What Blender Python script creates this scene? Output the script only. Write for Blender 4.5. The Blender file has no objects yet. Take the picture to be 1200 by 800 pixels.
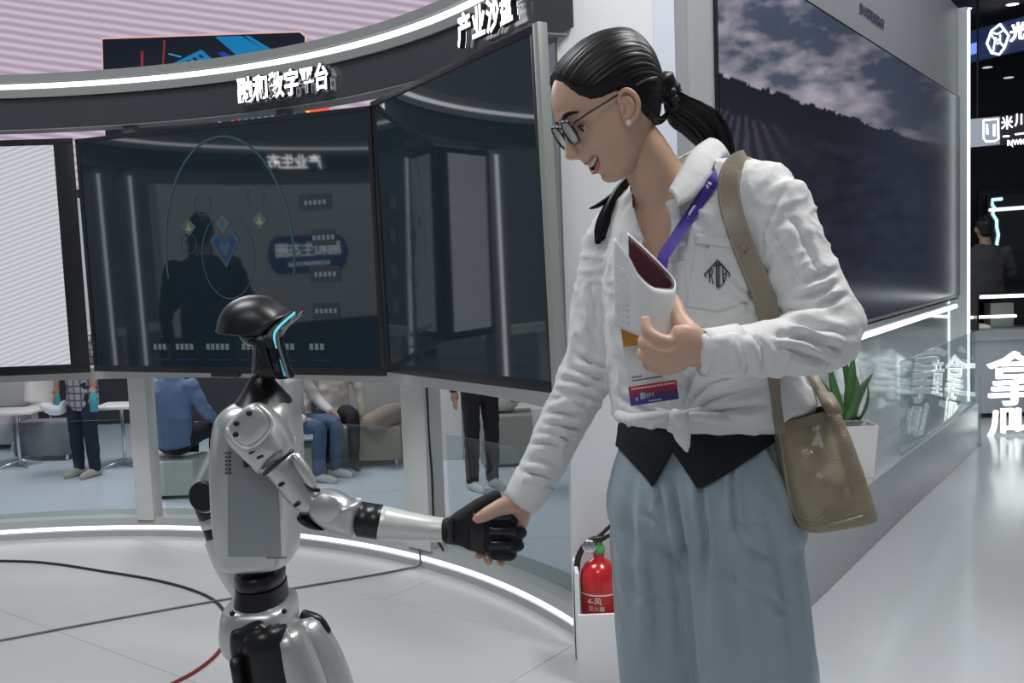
import bpy, bmesh, math, random
import numpy as np
from mathutils import Vector, Matrix, Euler, noise
random.seed(7)
scene = bpy.context.scene
COL = scene.collection

# ------------------------------------------------------------------ camera
F_PX = 1172.0                      # focal length in pixels of a 1200 x 800 frame
CAM_H = 1.36
pitch = math.atan(96.0 / F_PX)
roll = math.atan(0.037)
fwd = Vector((0, math.cos(pitch), -math.sin(pitch)))
r0 = Vector((1, 0, 0))
u0 = r0.cross(fwd)
RIGHT = r0 * math.cos(roll) - u0 * math.sin(roll)
UP = r0 * math.sin(roll) + u0 * math.cos(roll)
CAM = Vector((0, 0, CAM_H))
cam_data = bpy.data.cameras.new('camera')
cam_data.sensor_width = 36.0
cam_data.lens = F_PX / 1200.0 * 36.0
cam_data.clip_start = 0.05
cam_ob = bpy.data.objects.new('camera', cam_data)
COL.objects.link(cam_ob)
m3 = Matrix((RIGHT, UP, -fwd)).transposed()
cam_ob.matrix_world = Matrix.Translation(CAM) @ m3.to_4x4()
scene.camera = cam_ob

def at(px, py, Y):
    """world point at world depth Y seen at pixel (px, py)"""
    d = fwd * F_PX + RIGHT * (px - 600.0) - UP * (py - 400.0)
    return CAM + d * (Y / d.y)
def onz(px, py, z):
    d = fwd * F_PX + RIGHT * (px - 600.0) - UP * (py - 400.0)
    return CAM + d * ((z - CAM_H) / d.z)
def proj_np(v):
    v = np.asarray(v, float) - np.array(CAM)
    z = v @ np.array(fwd)
    return np.stack([600 + F_PX * (v @ np.array(RIGHT)) / z, 400 - F_PX * (v @ np.array(UP)) / z], 1)

# ------------------------------------------------------------------ world, exposure, hall lights
scene.view_settings.view_transform = 'Standard'
scene.view_settings.look = 'None'
scene.view_settings.gamma = 1.0
scene.view_settings.use_curve_mapping = False
scene.view_settings.exposure = 0.42
world = bpy.data.worlds.new('hall_air')
scene.world = world
world.use_nodes = True
bg = world.node_tree.nodes['Background']
bg.inputs[0].default_value = (0.62, 0.68, 0.78, 1)
bg.inputs[1].default_value = 0.15

def area_light(name, loc, size, power, color=(1, 1, 1), target=None, sy=None):
    l = bpy.data.lights.new(name, 'AREA')
    l.shape = 'RECTANGLE'
    l.size = size
    l.size_y = sy or size
    l.energy = power
    l.color = color
    o = bpy.data.objects.new(name, l)
    COL.objects.link(o)
    o.location = loc
    if target is not None:
        o.rotation_euler = (Vector(target) - Vector(loc)).to_track_quat('-Z', 'Y').to_euler()
    return o
# hall lighting: banks of lamps high over the booth, the last an added front fill
area_light('hall_and_fill_lamp', (-2.0, 3.0, 5.0), 1.6, 90, (0.95, 0.98, 1.0))
area_light('hall_and_fill_lamp', (1.35, 2.0, 3.9), 0.8, 50, (1.0, 0.98, 0.95), target=(0.5, 1.8, 1.1))
area_light('hall_and_fill_lamp', (3.0, 4.6, 4.6), 1.4, 42, (0.93, 0.97, 1.0))
area_light('hall_and_fill_lamp', (-3.4, 9.2, 4.2), 2.0, 120, (0.97, 0.98, 1.0))
area_light('hall_and_fill_lamp', (-0.9, -1.6, 4.6), 1.6, 34, (0.95, 0.98, 1.0), target=(-0.6, 2.0, 1.0))  # front fill added behind the camera to brighten robot, woman and column

# ------------------------------------------------------------------ materials
MATS = {}
def M(name, col=(0.8, 0.8, 0.8), rough=0.5, metal=0.0, emis=None, es=0.0, spec=0.5, coat=0.0,
      var=0.04, nscale=8.0, bump=0.0, bscale=40.0, sss=0.0, ior=1.5, trans=0.0, alpha=1.0, stretch=None, sheen=0.0):
    if name in MATS:
        return MATS[name]
    m = bpy.data.materials.new(name)
    m.use_nodes = True
    nt = m.node_tree
    b = nt.nodes['Principled BSDF']
    b.inputs['Roughness'].default_value = rough
    b.inputs['Metallic'].default_value = metal
    b.inputs['IOR'].default_value = ior
    b.inputs['Specular IOR Level'].default_value = spec
    b.inputs['Coat Weight'].default_value = coat
    b.inputs['Coat Roughness'].default_value = 0.06
    b.inputs['Transmission Weight'].default_value = trans
    b.inputs['Alpha'].default_value = alpha
    if sheen: b.inputs['Sheen Weight'].default_value = sheen
    if sss:
        b.inputs['Subsurface Weight'].default_value = sss
        b.inputs['Subsurface Radius'].default_value = (0.010, 0.004, 0.002)
        b.inputs['Subsurface Scale'].default_value = 1.0
    c = (col[0], col[1], col[2], 1)
    tc = nt.nodes.new('ShaderNodeTexCoord')
    vec = tc.outputs['Object']
    if stretch:
        mp = nt.nodes.new('ShaderNodeMapping')
        mp.inputs['Scale'].default_value = stretch
        nt.links.new(vec, mp.inputs['Vector'])
        vec = mp.outputs['Vector']
    if var > 0:
        n = nt.nodes.new('ShaderNodeTexNoise')
        n.inputs['Scale'].default_value = nscale
        n.inputs['Detail'].default_value = 3
        nt.links.new(vec, n.inputs['Vector'])
        mx = nt.nodes.new('ShaderNodeMix')
        mx.data_type = 'RGBA'
        mx.inputs[6].default_value = tuple(max(0, x * (1 - var)) for x in col) + (1,)
        mx.inputs[7].default_value = tuple(min(1, x * (1 + var)) for x in col) + (1,)
        nt.links.new(n.outputs['Fac'], mx.inputs[0])
        nt.links.new(mx.outputs[2], b.inputs['Base Color'])
    else:
        b.inputs['Base Color'].default_value = c
    if bump > 0:
        n2 = nt.nodes.new('ShaderNodeTexNoise')
        n2.inputs['Scale'].default_value = bscale
        n2.inputs['Detail'].default_value = 4
        nt.links.new(vec, n2.inputs['Vector'])
        bp = nt.nodes.new('ShaderNodeBump')
        bp.inputs['Strength'].default_value = bump
        bp.inputs['Distance'].default_value = 0.004
        nt.links.new(n2.outputs['Fac'], bp.inputs['Height'])
        nt.links.new(bp.outputs['Normal'], b.inputs['Normal'])
    if emis:
        b.inputs['Emission Color'].default_value = tuple(emis) + (1,)
        b.inputs['Emission Strength'].default_value = es
    MATS[name] = m
    return m
def M_attr(name, es=1.0, rough=0.2, base=0.0, coat=0.0):
    """display surface that shows the colour attribute 'picture'"""
    m = bpy.data.materials.new(name)
    m.use_nodes = True
    nt = m.node_tree
    b = nt.nodes['Principled BSDF']
    a = nt.nodes.new('ShaderNodeAttribute')
    a.attribute_name = 'picture'
    b.inputs['Base Color'].default_value = (0.01, 0.01, 0.012, 1)
    b.inputs['Roughness'].default_value = rough
    b.inputs['Coat Weight'].default_value = coat
    nt.links.new(a.outputs['Color'], b.inputs['Emission Color'])
    b.inputs['Emission Strength'].default_value = es
    MATS[name] = m
    return m

# ------------------------------------------------------------------ object helpers
def make_obj(name, verts, faces, mat, parent=None, smooth=True, label=None, sharp=None):
    me = bpy.data.meshes.new(name)
    me.from_pydata([tuple(v) for v in verts], [], [tuple(f) for f in faces])
    me.validate(clean_customdata=False)
    return obj_from_mesh(name, me, mat, parent, smooth, label, sharp)
def obj_from_mesh(name, me, mat, parent=None, smooth=True, label=None, sharp=None):
    if mat is not None and not me.materials:
        me.materials.append(mat)
    bm = bmesh.new(); bm.from_mesh(me)
    bmesh.ops.recalc_face_normals(bm, faces=bm.faces)
    bm.to_mesh(me); bm.free()
    me.polygons.foreach_set('use_smooth', [smooth] * len(me.polygons))
    if smooth and sharp:
        me.set_sharp_from_angle(angle=math.radians(sharp))
    o = bpy.data.objects.new(name, me)
    COL.objects.link(o)
    if label: o['label'] = label
    if parent is not None: attach(o, parent)
    return o
def attach(o, parent):
    o.parent = parent
    if parent.type == 'EMPTY':
        o.matrix_parent_inverse = Matrix.LocRotScale(parent.location, parent.rotation_euler, parent.scale).inverted()
def thing(name, label, cat, loc=(0, 0, 0), group=None):
    o = bpy.data.objects.new(name, None)
    o.empty_display_size = 0.05
    COL.objects.link(o)
    o.location = loc
    return tag(o, label, cat, group)
def tag(o, label, cat, group=None):
    o['label'] = label; o['category'] = cat
    if group: o['group'] = group
    return o
def struct(o, label):
    o['kind'] = 'structure'; o['label'] = label
    return o
def copy_tree(root, loc=None, rotz=None, label=None):
    r = root.copy(); COL.objects.link(r)
    if loc is not None: r.location = loc
    if rotz is not None: r.rotation_euler = (0, 0, rotz)
    if label: r['label'] = label
    for ch in list(root.children):
        c = ch.copy(); COL.objects.link(c); c.parent = r
        for g in list(ch.children):
            d = g.copy(); COL.objects.link(d); d.parent = c
    return r

class MB:
    """collects shapes into one mesh"""
    def __init__(s): s.v = []; s.f = []
    def add(s, v, f):
        k = len(s.v); s.v += [Vector(x) for x in v]; s.f += [tuple(i + k for i in q) for q in f]; return s
    def box(s, c, size, rot=None, bev=0.0):
        bm = bmesh.new()
        bmesh.ops.create_cube(bm, size=1.0)
        bmesh.ops.scale(bm, vec=size, verts=bm.verts)
        if bev > 0:
            bmesh.ops.bevel(bm, geom=bm.edges[:], offset=bev, segments=2, affect='EDGES', profile=0.6)
        mt = Matrix.Translation(Vector(c))
        if isinstance(rot, Euler): mt = mt @ rot.to_matrix().to_4x4()
        elif rot is not None: mt = rot @ mt if rot.translation.length > 0 else mt @ rot   # a placed frame: c is local to it
        bm.transform(mt)
        bm.verts.index_update()
        s.add([v.co.copy() for v in bm.verts], [[v.index for v in f.verts] for f in bm.faces])
        bm.free(); return s
    def build(s, name, mat, parent=None, smooth=True, label=None, sharp=35):
        return make_obj(name, s.v, s.f, mat, parent, smooth, label, sharp)
def frame_m(o, x, y, z):
    """4x4 matrix with columns x, y, z and origin o"""
    m = Matrix((x, y, z)).transposed().to_4x4()
    return Matrix.Translation(o) @ m
def cr(pts, n):
    """catmull-rom through points given as tuples of floats -> n samples per span"""
    P = [np.array(p, float) for p in pts]
    P = [2 * P[0] - P[1]] + P + [2 * P[-1] - P[-2]]
    out = []
    for i in range(1, len(P) - 2):
        for k in range(n):
            t = k / n
            out.append(0.5 * ((2 * P[i]) + (-P[i - 1] + P[i + 1]) * t + (2 * P[i - 1] - 5 * P[i] + 4 * P[i + 1] - P[i + 2]) * t * t
                              + (-P[i - 1] + 3 * P[i] - 3 * P[i + 1] + P[i + 2]) * t ** 3))
    out.append(P[-2])
    return out
def tube(pts, radii, seg=12, n=4, ref=None, cap=True, power=2.0, closed=False):
    """smooth tube; radii: scalar or (a, b) per point, a across 'ref' side direction, b the other"""
    rr = [(r, r) if not hasattr(r, '__len__') else r for r in (radii if hasattr(radii, '__len__') else [radii] * len(pts))]
    rows = cr([tuple(p) + tuple(r) for p, r in zip(pts, rr)], n) if n > 1 else [np.array(tuple(p) + tuple(r)) for p, r in zip(pts, rr)]
    C = [Vector(r[:3]) for r in rows]
    V = []; Fc = []
    prev = None
    for i, c in enumerate(C):
        t = (C[min(i + 1, len(C) - 1)] - C[max(i - 1, 0)]).normalized()
        if prev is None:
            a = Vector(ref) if ref is not None else (Vector((0, 0, 1)) if abs(t.z) < 0.9 else Vector((1, 0, 0)))
        else:
            a = prev
        a = (a - t * a.dot(t)).normalized()
        prev = a
        b = t.cross(a)
        for k in range(seg):
            th = 2 * math.pi * k / seg
            cx, sx = math.cos(th), math.sin(th)
            if power != 2.0:
                cx = math.copysign(abs(cx) ** (2 / power), cx); sx = math.copysign(abs(sx) ** (2 / power), sx)
            V.append(c + a * (rows[i][3] * cx) + b * (rows[i][4] * sx))
    for i in range(len(C) - 1):
        for k in range(seg):
            k2 = (k + 1) % seg
            Fc.append((i * seg + k, i * seg + k2, (i + 1) * seg + k2, (i + 1) * seg + k))
    if cap:
        for i, ring in ((0, 0), (len(C) - 1, (len(C) - 1) * seg)):
            d = (C[0] - C[1]) if i == 0 else (C[-1] - C[-2])
            d = d.normalized() * (min(rows[i][3], rows[i][4]) * 0.55)
            base = len(V)
            for k in range(seg):
                V.append(C[i] + (V[ring + k] - C[i]) * 0.72 + d * 0.7)
            V.append(C[i] + d)
            for k in range(seg):
                k2 = (k + 1) % seg
                Fc.append((ring + k, ring + k2, base + k2, base + k))
                Fc.append((base + k, base + k2, base + seg))
    return V, Fc
def lathe(prof, origin=(0, 0, 0), axis=(0, 0, 1), seg=32, ref=None):
    """prof: list of (radius, height)"""
    ax = Vector(axis).normalized()
    a = Vector(ref) if ref is not None else (Vector((1, 0, 0)) if abs(ax.x) < 0.9 else Vector((0, 1, 0)))
    a = (a - ax * a.dot(ax)).normalized(); b = ax.cross(a)
    V = []; Fc = []
    o = Vector(origin)
    for r, h in prof:
        for k in range(seg):
            th = 2 * math.pi * k / seg
            V.append(o + ax * h + (a * math.cos(th) + b * math.sin(th)) * max(r, 1e-5))
    for i in range(len(prof) - 1):
        for k in range(seg):
            k2 = (k + 1) % seg
            Fc.append((i * seg + k, i * seg + k2, (i + 1) * seg + k2, (i + 1) * seg + k))
    Fc.append(tuple(range(seg)))
    Fc.append(tuple(range((len(prof) - 1) * seg, len(prof) * seg)))
    return V, Fc
def prism(poly, mt, depth, bev=0.0, seg=2):
    """2D polygon (x, y) extruded from z=0 to z=depth in frame mt, edges bevelled"""
    bm = bmesh.new()
    vs = [bm.verts.new((p[0], p[1], 0)) for p in poly]
    f = bm.faces.new(vs)
    r = bmesh.ops.extrude_face_region(bm, geom=[f])
    bmesh.ops.translate(bm, vec=(0, 0, depth), verts=[e for e in r['geom'] if isinstance(e, bmesh.types.BMVert)])
    bmesh.ops.recalc_face_normals(bm, faces=bm.faces)
    if bev > 0:
        caps = [e for e in bm.edges if abs(e.verts[0].co.z - e.verts[1].co.z) < 1e-6]
        bmesh.ops.bevel(bm, geom=caps, offset=bev, segments=seg, affect='EDGES', profile=0.5)
    bm.transform(mt)
    bm.verts.index_update()
    out = [v.co.copy() for v in bm.verts], [[v.index for v in f.verts] for f in bm.faces]
    bm.free()
    return out
def smooth_poly(pts, n=5):
    """closed catmull-rom through 2D points"""
    N = len(pts); out = []
    P = [np.array(p, float) for p in pts]
    for i in range(N):
        a, b, c, d = P[(i - 1) % N], P[i], P[(i + 1) % N], P[(i + 2) % N]
        for k in range(n):
            t = k / n
            out.append(tuple(0.5 * (2 * b + (c - a) * t + (2 * a - 5 * b + 4 * c - d) * t * t + (-a + 3 * b - 3 * c + d) * t ** 3)))
    return out
def fuse(shapes, voxel=0.006, smooth_it=6, sfac=0.5):
    """voxel-union of closed shapes -> (verts array, faces) mesh"""
    mb = MB()
    for v, f in shapes: mb.add(v, f)
    me = bpy.data.meshes.new('fuse_tmp')
    me.from_pydata([tuple(v) for v in mb.v], [], mb.f)
    bm = bmesh.new(); bm.from_mesh(me); bmesh.ops.recalc_face_normals(bm, faces=bm.faces); bm.to_mesh(me); bm.free()
    o = bpy.data.objects.new('fuse_tmp', me)
    COL.objects.link(o)
    r = o.modifiers.new('r', 'REMESH'); r.mode = 'VOXEL'; r.voxel_size = voxel
    if smooth_it:
        s = o.modifiers.new('s', 'SMOOTH'); s.iterations = smooth_it; s.factor = sfac
    dg = bpy.context.evaluated_depsgraph_get()
    out = bpy.data.meshes.new_from_object(o.evaluated_get(dg))
    bpy.data.objects.remove(o); bpy.data.meshes.remove(me)
    out.materials.clear()
    return out
def mesh_np(me):
    v = np.empty(len(me.vertices) * 3); me.vertices.foreach_get('co', v)
    n = np.empty(len(me.vertices) * 3); me.vertices.foreach_get('normal', n)
    return v.reshape(-1, 3), n.reshape(-1, 3)
def set_np(me, v):
    me.vertices.foreach_set('co', v.reshape(-1)); me.update()
def crease(me, lines, facing=True):
    """lines: (points in px, width px, depth m). Negative depth = valley. Real displacement along the normal."""
    v, n = mesh_np(me)
    p = proj_np(v)
    view = v - np.array(CAM); view /= np.linalg.norm(view, axis=1)[:, None]
    fac = np.clip(-(n * view).sum(1) * 2.0, 0, 1) if facing else np.ones(len(v))
    disp = np.zeros(len(v))
    for pts, w, dep in lines:
        pts = np.array(cr(pts, 5)) if len(pts) > 2 else np.array(pts, float)
        best = np.full(len(v), 1e9); tt = np.zeros(len(v))
        L = len(pts) - 1
        for i in range(L):
            a, b = pts[i], pts[i + 1]
            d = b - a
            t = np.clip(((p - a) @ d) / max(d @ d, 1e-9), 0, 1)
            q = np.linalg.norm(p - (a + t[:, None] * d), axis=1)
            upd = q < best
            best[upd] = q[upd]; tt[upd] = (i + t[upd]) / L
        taper = np.clip(np.sin(np.pi * np.clip(tt, 0.04, 0.96)) * 1.6, 0, 1)
        disp += dep * np.exp(-(best / w) ** 2) * taper
    set_np(me, v + n * (disp * fac)[:, None])
def text_mesh(s, size, extrude, offset=0.0):
    c = bpy.data.curves.new('txt', 'FONT')
    c.body = s; c.size = size; c.extrude = extrude; c.offset = offset
    c.align_x = 'CENTER'; c.align_y = 'CENTER'
    c.resolution_u = 2
    o = bpy.data.objects.new('txt', c); COL.objects.link(o)
    dg = bpy.context.evaluated_depsgraph_get()
    me = bpy.data.meshes.new_from_object(o.evaluated_get(dg))
    bpy.data.objects.remove(o); bpy.data.curves.remove(c)
    return me
def text_obj(name, s, size, extrude, mt, mat, parent=None, offset=0.0, sx=1.0):
    me = text_mesh(s, size, extrude, offset)
    me.transform(mt @ Matrix.Diagonal((sx, 1, 1, 1)))
    me.materials.clear()
    return obj_from_mesh(name, me, mat, parent, smooth=False)
def grid_picture(name, o, ux, uy, nx, ny, func, mat, parent=None):
    """flat display grid with a colour attribute from func(u, v) arrays"""
    us, vs = np.meshgrid(np.linspace(0, 1, nx + 1), np.linspace(0, 1, ny + 1))
    P = np.array(o)[None, None] + us[..., None] * np.array(ux) + vs[..., None] * np.array(uy)
    idx = np.arange((nx + 1) * (ny + 1)).reshape(ny + 1, nx + 1)
    f = np.stack([idx[:-1, :-1], idx[:-1, 1:], idx[1:, 1:], idx[1:, :-1]], -1).reshape(-1, 4)
    me = bpy.data.meshes.new(name)
    me.from_pydata(P.reshape(-1, 3).tolist(), [], f.tolist())
    a = me.color_attributes.new('picture', 'FLOAT_COLOR', 'POINT')
    c = np.ones(((nx + 1) * (ny + 1), 4)); c[:, :3] = func(us, vs).reshape(-1, 3)
    a.data.foreach_set('color', c.reshape(-1))
    me.materials.append(mat)
    ob = bpy.data.objects.new(name, me); COL.objects.link(ob)
    if parent is not None: attach(ob, parent)
    return ob
# ================================================================== materials of the place
white_paint = M('white_paint', (0.80, 0.81, 0.82), 0.35, var=0.02)
warm_white = M('warm_white_paint', (0.70, 0.71, 0.69), 0.38, var=0.03)
ring_grey = M('ring_light_grey', (0.24, 0.25, 0.245), 0.4, var=0.03)
fascia_dark = M('fascia_dark_lacquer', (0.045, 0.050, 0.056), 0.22, var=0.06, coat=0.3)
black_plastic = M('black_plastic', (0.012, 0.012, 0.014), 0.35, var=0.05)
black_gloss = M('black_gloss', (0.010, 0.010, 0.012), 0.10, var=0.03, coat=0.5)
led_white = M('led_white', (1, 1, 1), 0.5, emis=(0.93, 0.95, 1.0), es=1.15, var=0)
led_cool = M('led_cool', (1, 1, 1), 0.5, emis=(0.92, 1.0, 0.97), es=1.6, var=0)
led_letter = M('letter_face_lit', (1, 1, 1), 0.4, emis=(0.96, 0.98, 1.0), es=1.6, var=0)
screen_glass = M('dark_screen_glass', (0.006, 0.008, 0.010), 0.035, var=0.0, ior=1.66, emis=(0.04, 0.09, 0.13), es=0.07)
glass = bpy.data.materials.new('clear_glass'); glass.use_nodes = True
nt = glass.node_tree; nt.nodes.clear()
o_ = nt.nodes.new('ShaderNodeOutputMaterial'); mx_ = nt.nodes.new('ShaderNodeMixShader'); tr_ = nt.nodes.new('ShaderNodeBsdfTransparent'); gs_ = nt.nodes.new('ShaderNodeBsdfGlossy'); fr_ = nt.nodes.new('ShaderNodeLayerWeight'); pw_ = nt.nodes.new('ShaderNodeMath'); pw_.operation = 'POWER'; pw_.inputs[1].default_value = 4.0; sc2_ = nt.nodes.new('ShaderNodeMath'); sc2_.operation = 'MULTIPLY_ADD'; sc2_.inputs[1].default_value = 0.7; sc2_.inputs[2].default_value = 0.035
tr_.inputs['Color'].default_value = (0.88, 0.93, 0.93, 1); gs_.inputs['Roughness'].default_value = 0.015; fr_.inputs['Blend'].default_value = 0.5
nt.links.new(fr_.outputs['Facing'], pw_.inputs[0]); nt.links.new(pw_.outputs[0], sc2_.inputs[0]); nt.links.new(sc2_.outputs[0], mx_.inputs[0]); nt.links.new(tr_.outputs[0], mx_.inputs[1]); nt.links.new(gs_.outputs[0], mx_.inputs[2]); nt.links.new(mx_.outputs[0], o_.inputs[0])
chrome = M('chrome', (0.7, 0.7, 0.72), 0.18, metal=1.0, var=0.02)
grey_plastic = M('grey_plastic', (0.24, 0.25, 0.26), 0.45)

def grid_floor():
    return M('glossy_white_floor', (0.56, 0.58, 0.60), 0.16, var=0.03, nscale=1.5, spec=0.5)
# ------------------------------------------------------------------ floor
CX, CY = -2.33, 2.34                # centre of the round pavilion
def pol(a, R, z=0.0):
    a = math.radians(a)
    return Vector((CX + R * math.cos(a), CY + R * math.sin(a), z))
def ring_sweep(prof, a0, a1, step=1.5):
    """closed profile of (R, z) swept about the pavilion's centre"""
    n = max(2, int(abs(a1 - a0) / step)); k = len(prof)
    V = []; Fc = []
    for i in range(n + 1):
        a = a0 + (a1 - a0) * i / n
        V += [pol(a, r, z) for r, z in prof]
    for i in range(n):
        for j in range(k):
            j2 = (j + 1) % k
            Fc.append((i * k + j, i * k + j2, (i + 1) * k + j2, (i + 1) * k + j))
    Fc.append(tuple(range(k))); Fc.append(tuple(range(n * k, n * k + k)))
    return V, Fc
# upper floor with the pavilion on it; beyond the ring the hall floor lies a step lower
ZL = -0.60
fo = [(-14, -7), (14, -7), (14, 16), (0.62, 16), (0.62, 3.55)] + [(pol(a, 3.02).x, pol(a, 3.02).y) for a in np.linspace(24, 180, 60)] + [(-14, CY)]
v, f = prism(fo, Matrix.Translation((0, 0, -0.60)), 0.60)
floor = make_obj('floor', v, f, grid_floor(), smooth=False)
struct(floor, 'polished white upper floor carrying the pavilion and the aisle')
fl2 = make_obj('floor_lower', [(-14, 2.0, ZL), (0.60, 2.0, ZL), (0.60, 16, ZL), (-14, 16, ZL), (-14, 2.0, ZL - .1), (0.60, 2.0, ZL - .1), (0.60, 16, ZL - .1), (-14, 16, ZL - .1)],
               [(0, 1, 2, 3), (4, 7, 6, 5), (0, 4, 5, 1), (1, 5, 6, 2), (2, 6, 7, 3), (3, 7, 4, 0)], M('blue_white_floor', (0.62, 0.655, 0.73), 0.28, var=0.03, nscale=1.5), smooth=False)
struct(fl2, 'pale blue lower floor of the seating area')
# raised pavilion floor of big panels with open joints
panel_mat = M('pavilion_floor_panel', (0.52, 0.53, 0.53), 0.30, var=0.02, nscale=2.0)
def clip_circle(poly, R):
    N = 72
    for k in range(N):
        a = 2 * math.pi * (k + 0.5) / N
        nx, ny = math.cos(a), math.sin(a); d = R * math.cos(math.pi / N)
        out = []
        for i in range(len(poly)):
            p, q = poly[i], poly[(i + 1) % len(poly)]
            dp = (p[0] - CX) * nx + (p[1] - CY) * ny - d; dq = (q[0] - CX) * nx + (q[1] - CY) * ny - d
            if dp <= 0: out.append(p)
            if dp * dq < 0:
                t = dp / (dp - dq); out.append((p[0] + (q[0] - p[0]) * t, p[1] + (q[1] - p[1]) * t))
        poly = out
        if len(poly) < 3: return []
    return poly
ang = math.radians(-37.2)
ex, ey = (math.cos(ang), math.sin(ang)), (-math.sin(ang), math.cos(ang))
for i in range(-5, 6):
    for j in range(-3, 4):
        b0 = 2.817 + 0.92 * (i - 4) ; a0_ = -1.0 + 1.84 * j + (0.92 if i % 2 else 0)
        g = 0.0010
        q = [(a0_ + g, b0 + g), (a0_ + 1.84 - g, b0 + g), (a0_ + 1.84 - g, b0 + 0.92 - g), (a0_ + g, b0 + 0.92 - g)]
        q = [(a * ex[0] + b * ey[0], a * ex[1] + b * ey[1]) for a, b in q]
        q = clip_circle(q, 2.78)
        if len(q) < 3: continue
        v, f = prism(q, Matrix.Identity(4), 0.006, bev=0.0008, seg=1)
        make_obj('floor_panel', v, f, panel_mat, floor, smooth=False)

# ------------------------------------------------------------------ round display pavilion
ring = thing('display_pavilion', 'round white pavilion frame with lit dark fascia, posts and lit kerb', 'booth frame', (CX, CY, 0))
A0, A1 = 20.5, 214.0
v, f = ring_sweep([(2.60, 2.08), (2.60, 2.222), (2.74, 2.222), (2.74, 2.10), (2.70, 2.08)], A0, A1)
make_obj('fascia', v, f, fascia_dark, ring, sharp=30)
v, f = ring_sweep([(2.585, 2.226), (2.585, 2.262), (2.605, 2.262), (2.605, 2.300), (2.585, 2.300), (2.585, 2.338), (2.74, 2.338), (2.74, 2.226)], A0, A1)
cornice = make_obj('cornice', v, f, ring_grey, ring, sharp=30)
v, f = ring_sweep([(2.592, 2.270), (2.592, 2.292), (2.604, 2.292), (2.604, 2.270)], A0, A1)
make_obj('light_strip', v, f, led_white, cornice, sharp=30)
v, f = ring_sweep([(2.602, 2.073), (2.602, 2.079), (2.72, 2.079), (2.72, 2.073)], A0, A1)
make_obj('fascia_lip', v, f, ring_grey, ring, sharp=30)
v, f = ring_sweep([(2.77, 0.0), (2.77, 0.036), (2.782, 0.036), (2.782, 0.064), (2.77, 0.064), (2.785, 0.098), (2.98, 0.098), (2.98, 0.0)], 22.0, A1)
kerb = make_obj('kerb', v, f, M('kerb_grey_white', (0.46, 0.48, 0.47), 0.4), ring, sharp=30)
v, f = ring_sweep([(2.772, 0.042), (2.772, 0.058), (2.781, 0.058), (2.781, 0.042)], 22.0, A1)
make_obj('light_strip', v, f, led_white, kerb, sharp=30)
v, f = ring_sweep([(2.70, 0.835), (2.70, 0.892), (2.84, 0.892), (2.84, 0.835)], 22.5, A1)
make_obj('rail', v, f, warm_white, ring, sharp=30)
def post(a, w, z0, z1, R=2.765, d=0.10, mat=None):
    c = pol(a, R + d / 2, (z0 + z1) / 2)
    t = math.radians(a)
    mt = frame_m(c, Vector((-math.sin(t), math.cos(t), 0)), Vector((math.cos(t), math.sin(t), 0)), Vector((0, 0, 1)))
    mb = MB(); bm_ = mb.box((0, 0, 0), (w, d, z1 - z0), rot=mt, bev=0.004)
    return mb.build('post', mat or warm_white, ring)
def ang_px(px, py, R):
    d = fwd * F_PX + RIGHT * (px - 600) - UP * (py - 400)
    ox, oy = CAM.x - CX, CAM.y - CY
    a = d.x ** 2 + d.y ** 2; b = 2 * (ox * d.x + oy * d.y); k = ox * ox + oy * oy - R * R
    t = (-b + math.sqrt(b * b - 4 * a * k)) / (2 * a)
    return math.degrees(math.atan2(oy + d.y * t, ox + d.x * t))
aP1 = ang_px(166, 540, 2.77); aP2 = ang_px(486, 520, 2.77)
post(aP1, 0.095, 0.09, 0.84)
post(aP2, 0.155, 0.09, 0.84)
for a in (113.0, 128.0, 150.0, 168.0, 190.0, 208.0):
    post(a, 0.10, 0.09, 0.84)
# tall lit portal posts on the far left of the ring
for a in (99.8, 131.0, 139.0, 147.5):
    p = post(a, 0.16, 0.09, 2.06, R=2.62, d=0.09, mat=ring_grey)
    t = math.radians(a)
    mt = frame_m(pol(a, 2.612, 1.07), Vector((-math.sin(t), math.cos(t), 0)), Vector((math.cos(t), math.sin(t), 0)), Vector((0, 0, 1)))
    MB().box((0, 0, 0), (0.022, 0.012, 1.9), rot=mt).build('light_strip', led_white, p)
# low glass infill between the posts, standing on the kerb
def glass_arc(a0, a1, z0=0.10, z1=0.60, R=2.86):
    v, f = ring_sweep([(R, z0), (R, z1), (R + 0.010, z1), (R + 0.010, z0)], a0, a1)
    return make_obj('glass_panel', v, f, glass, ring, sharp=30)
glass_arc(aP1 + 1.4, 111.0); glass_arc(aP2 + 2.2, aP1 - 1.4); glass_arc(23.0, aP2 - 2.2)
glass_arc(113, 127); glass_arc(129, 149)
# hangers that tie the monitors to the fascia
for a in (ang_px(151, 150, 2.64), 60.0, 100.0):
    t = math.radians(a)
    mt = frame_m(pol(a, 2.66, 2.03), Vector((-math.sin(t), math.cos(t), 0)), Vector((math.cos(t), math.sin(t), 0)), Vector((0, 0, 1)))
    MB().box((0, 0, 0), (0.062, 0.05, 0.09), rot=mt, bev=0.003).build('bracket', grey_plastic, ring)
# white display wall closing the left side of the ring
v, f = ring_sweep([(2.62, 0.76), (2.62, 1.97), (2.70, 1.97), (2.70, 0.76)], 154, 211)
make_obj('wall_panel', v, f, white_paint, ring, sharp=30)
v, f = ring_sweep([(2.66, 0.10), (2.66, 0.76), (2.72, 0.76), (2.72, 0.10)], 154, 211)
make_obj('dark_skirting_panel', v, f, fascia_dark, ring, sharp=30)

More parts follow.
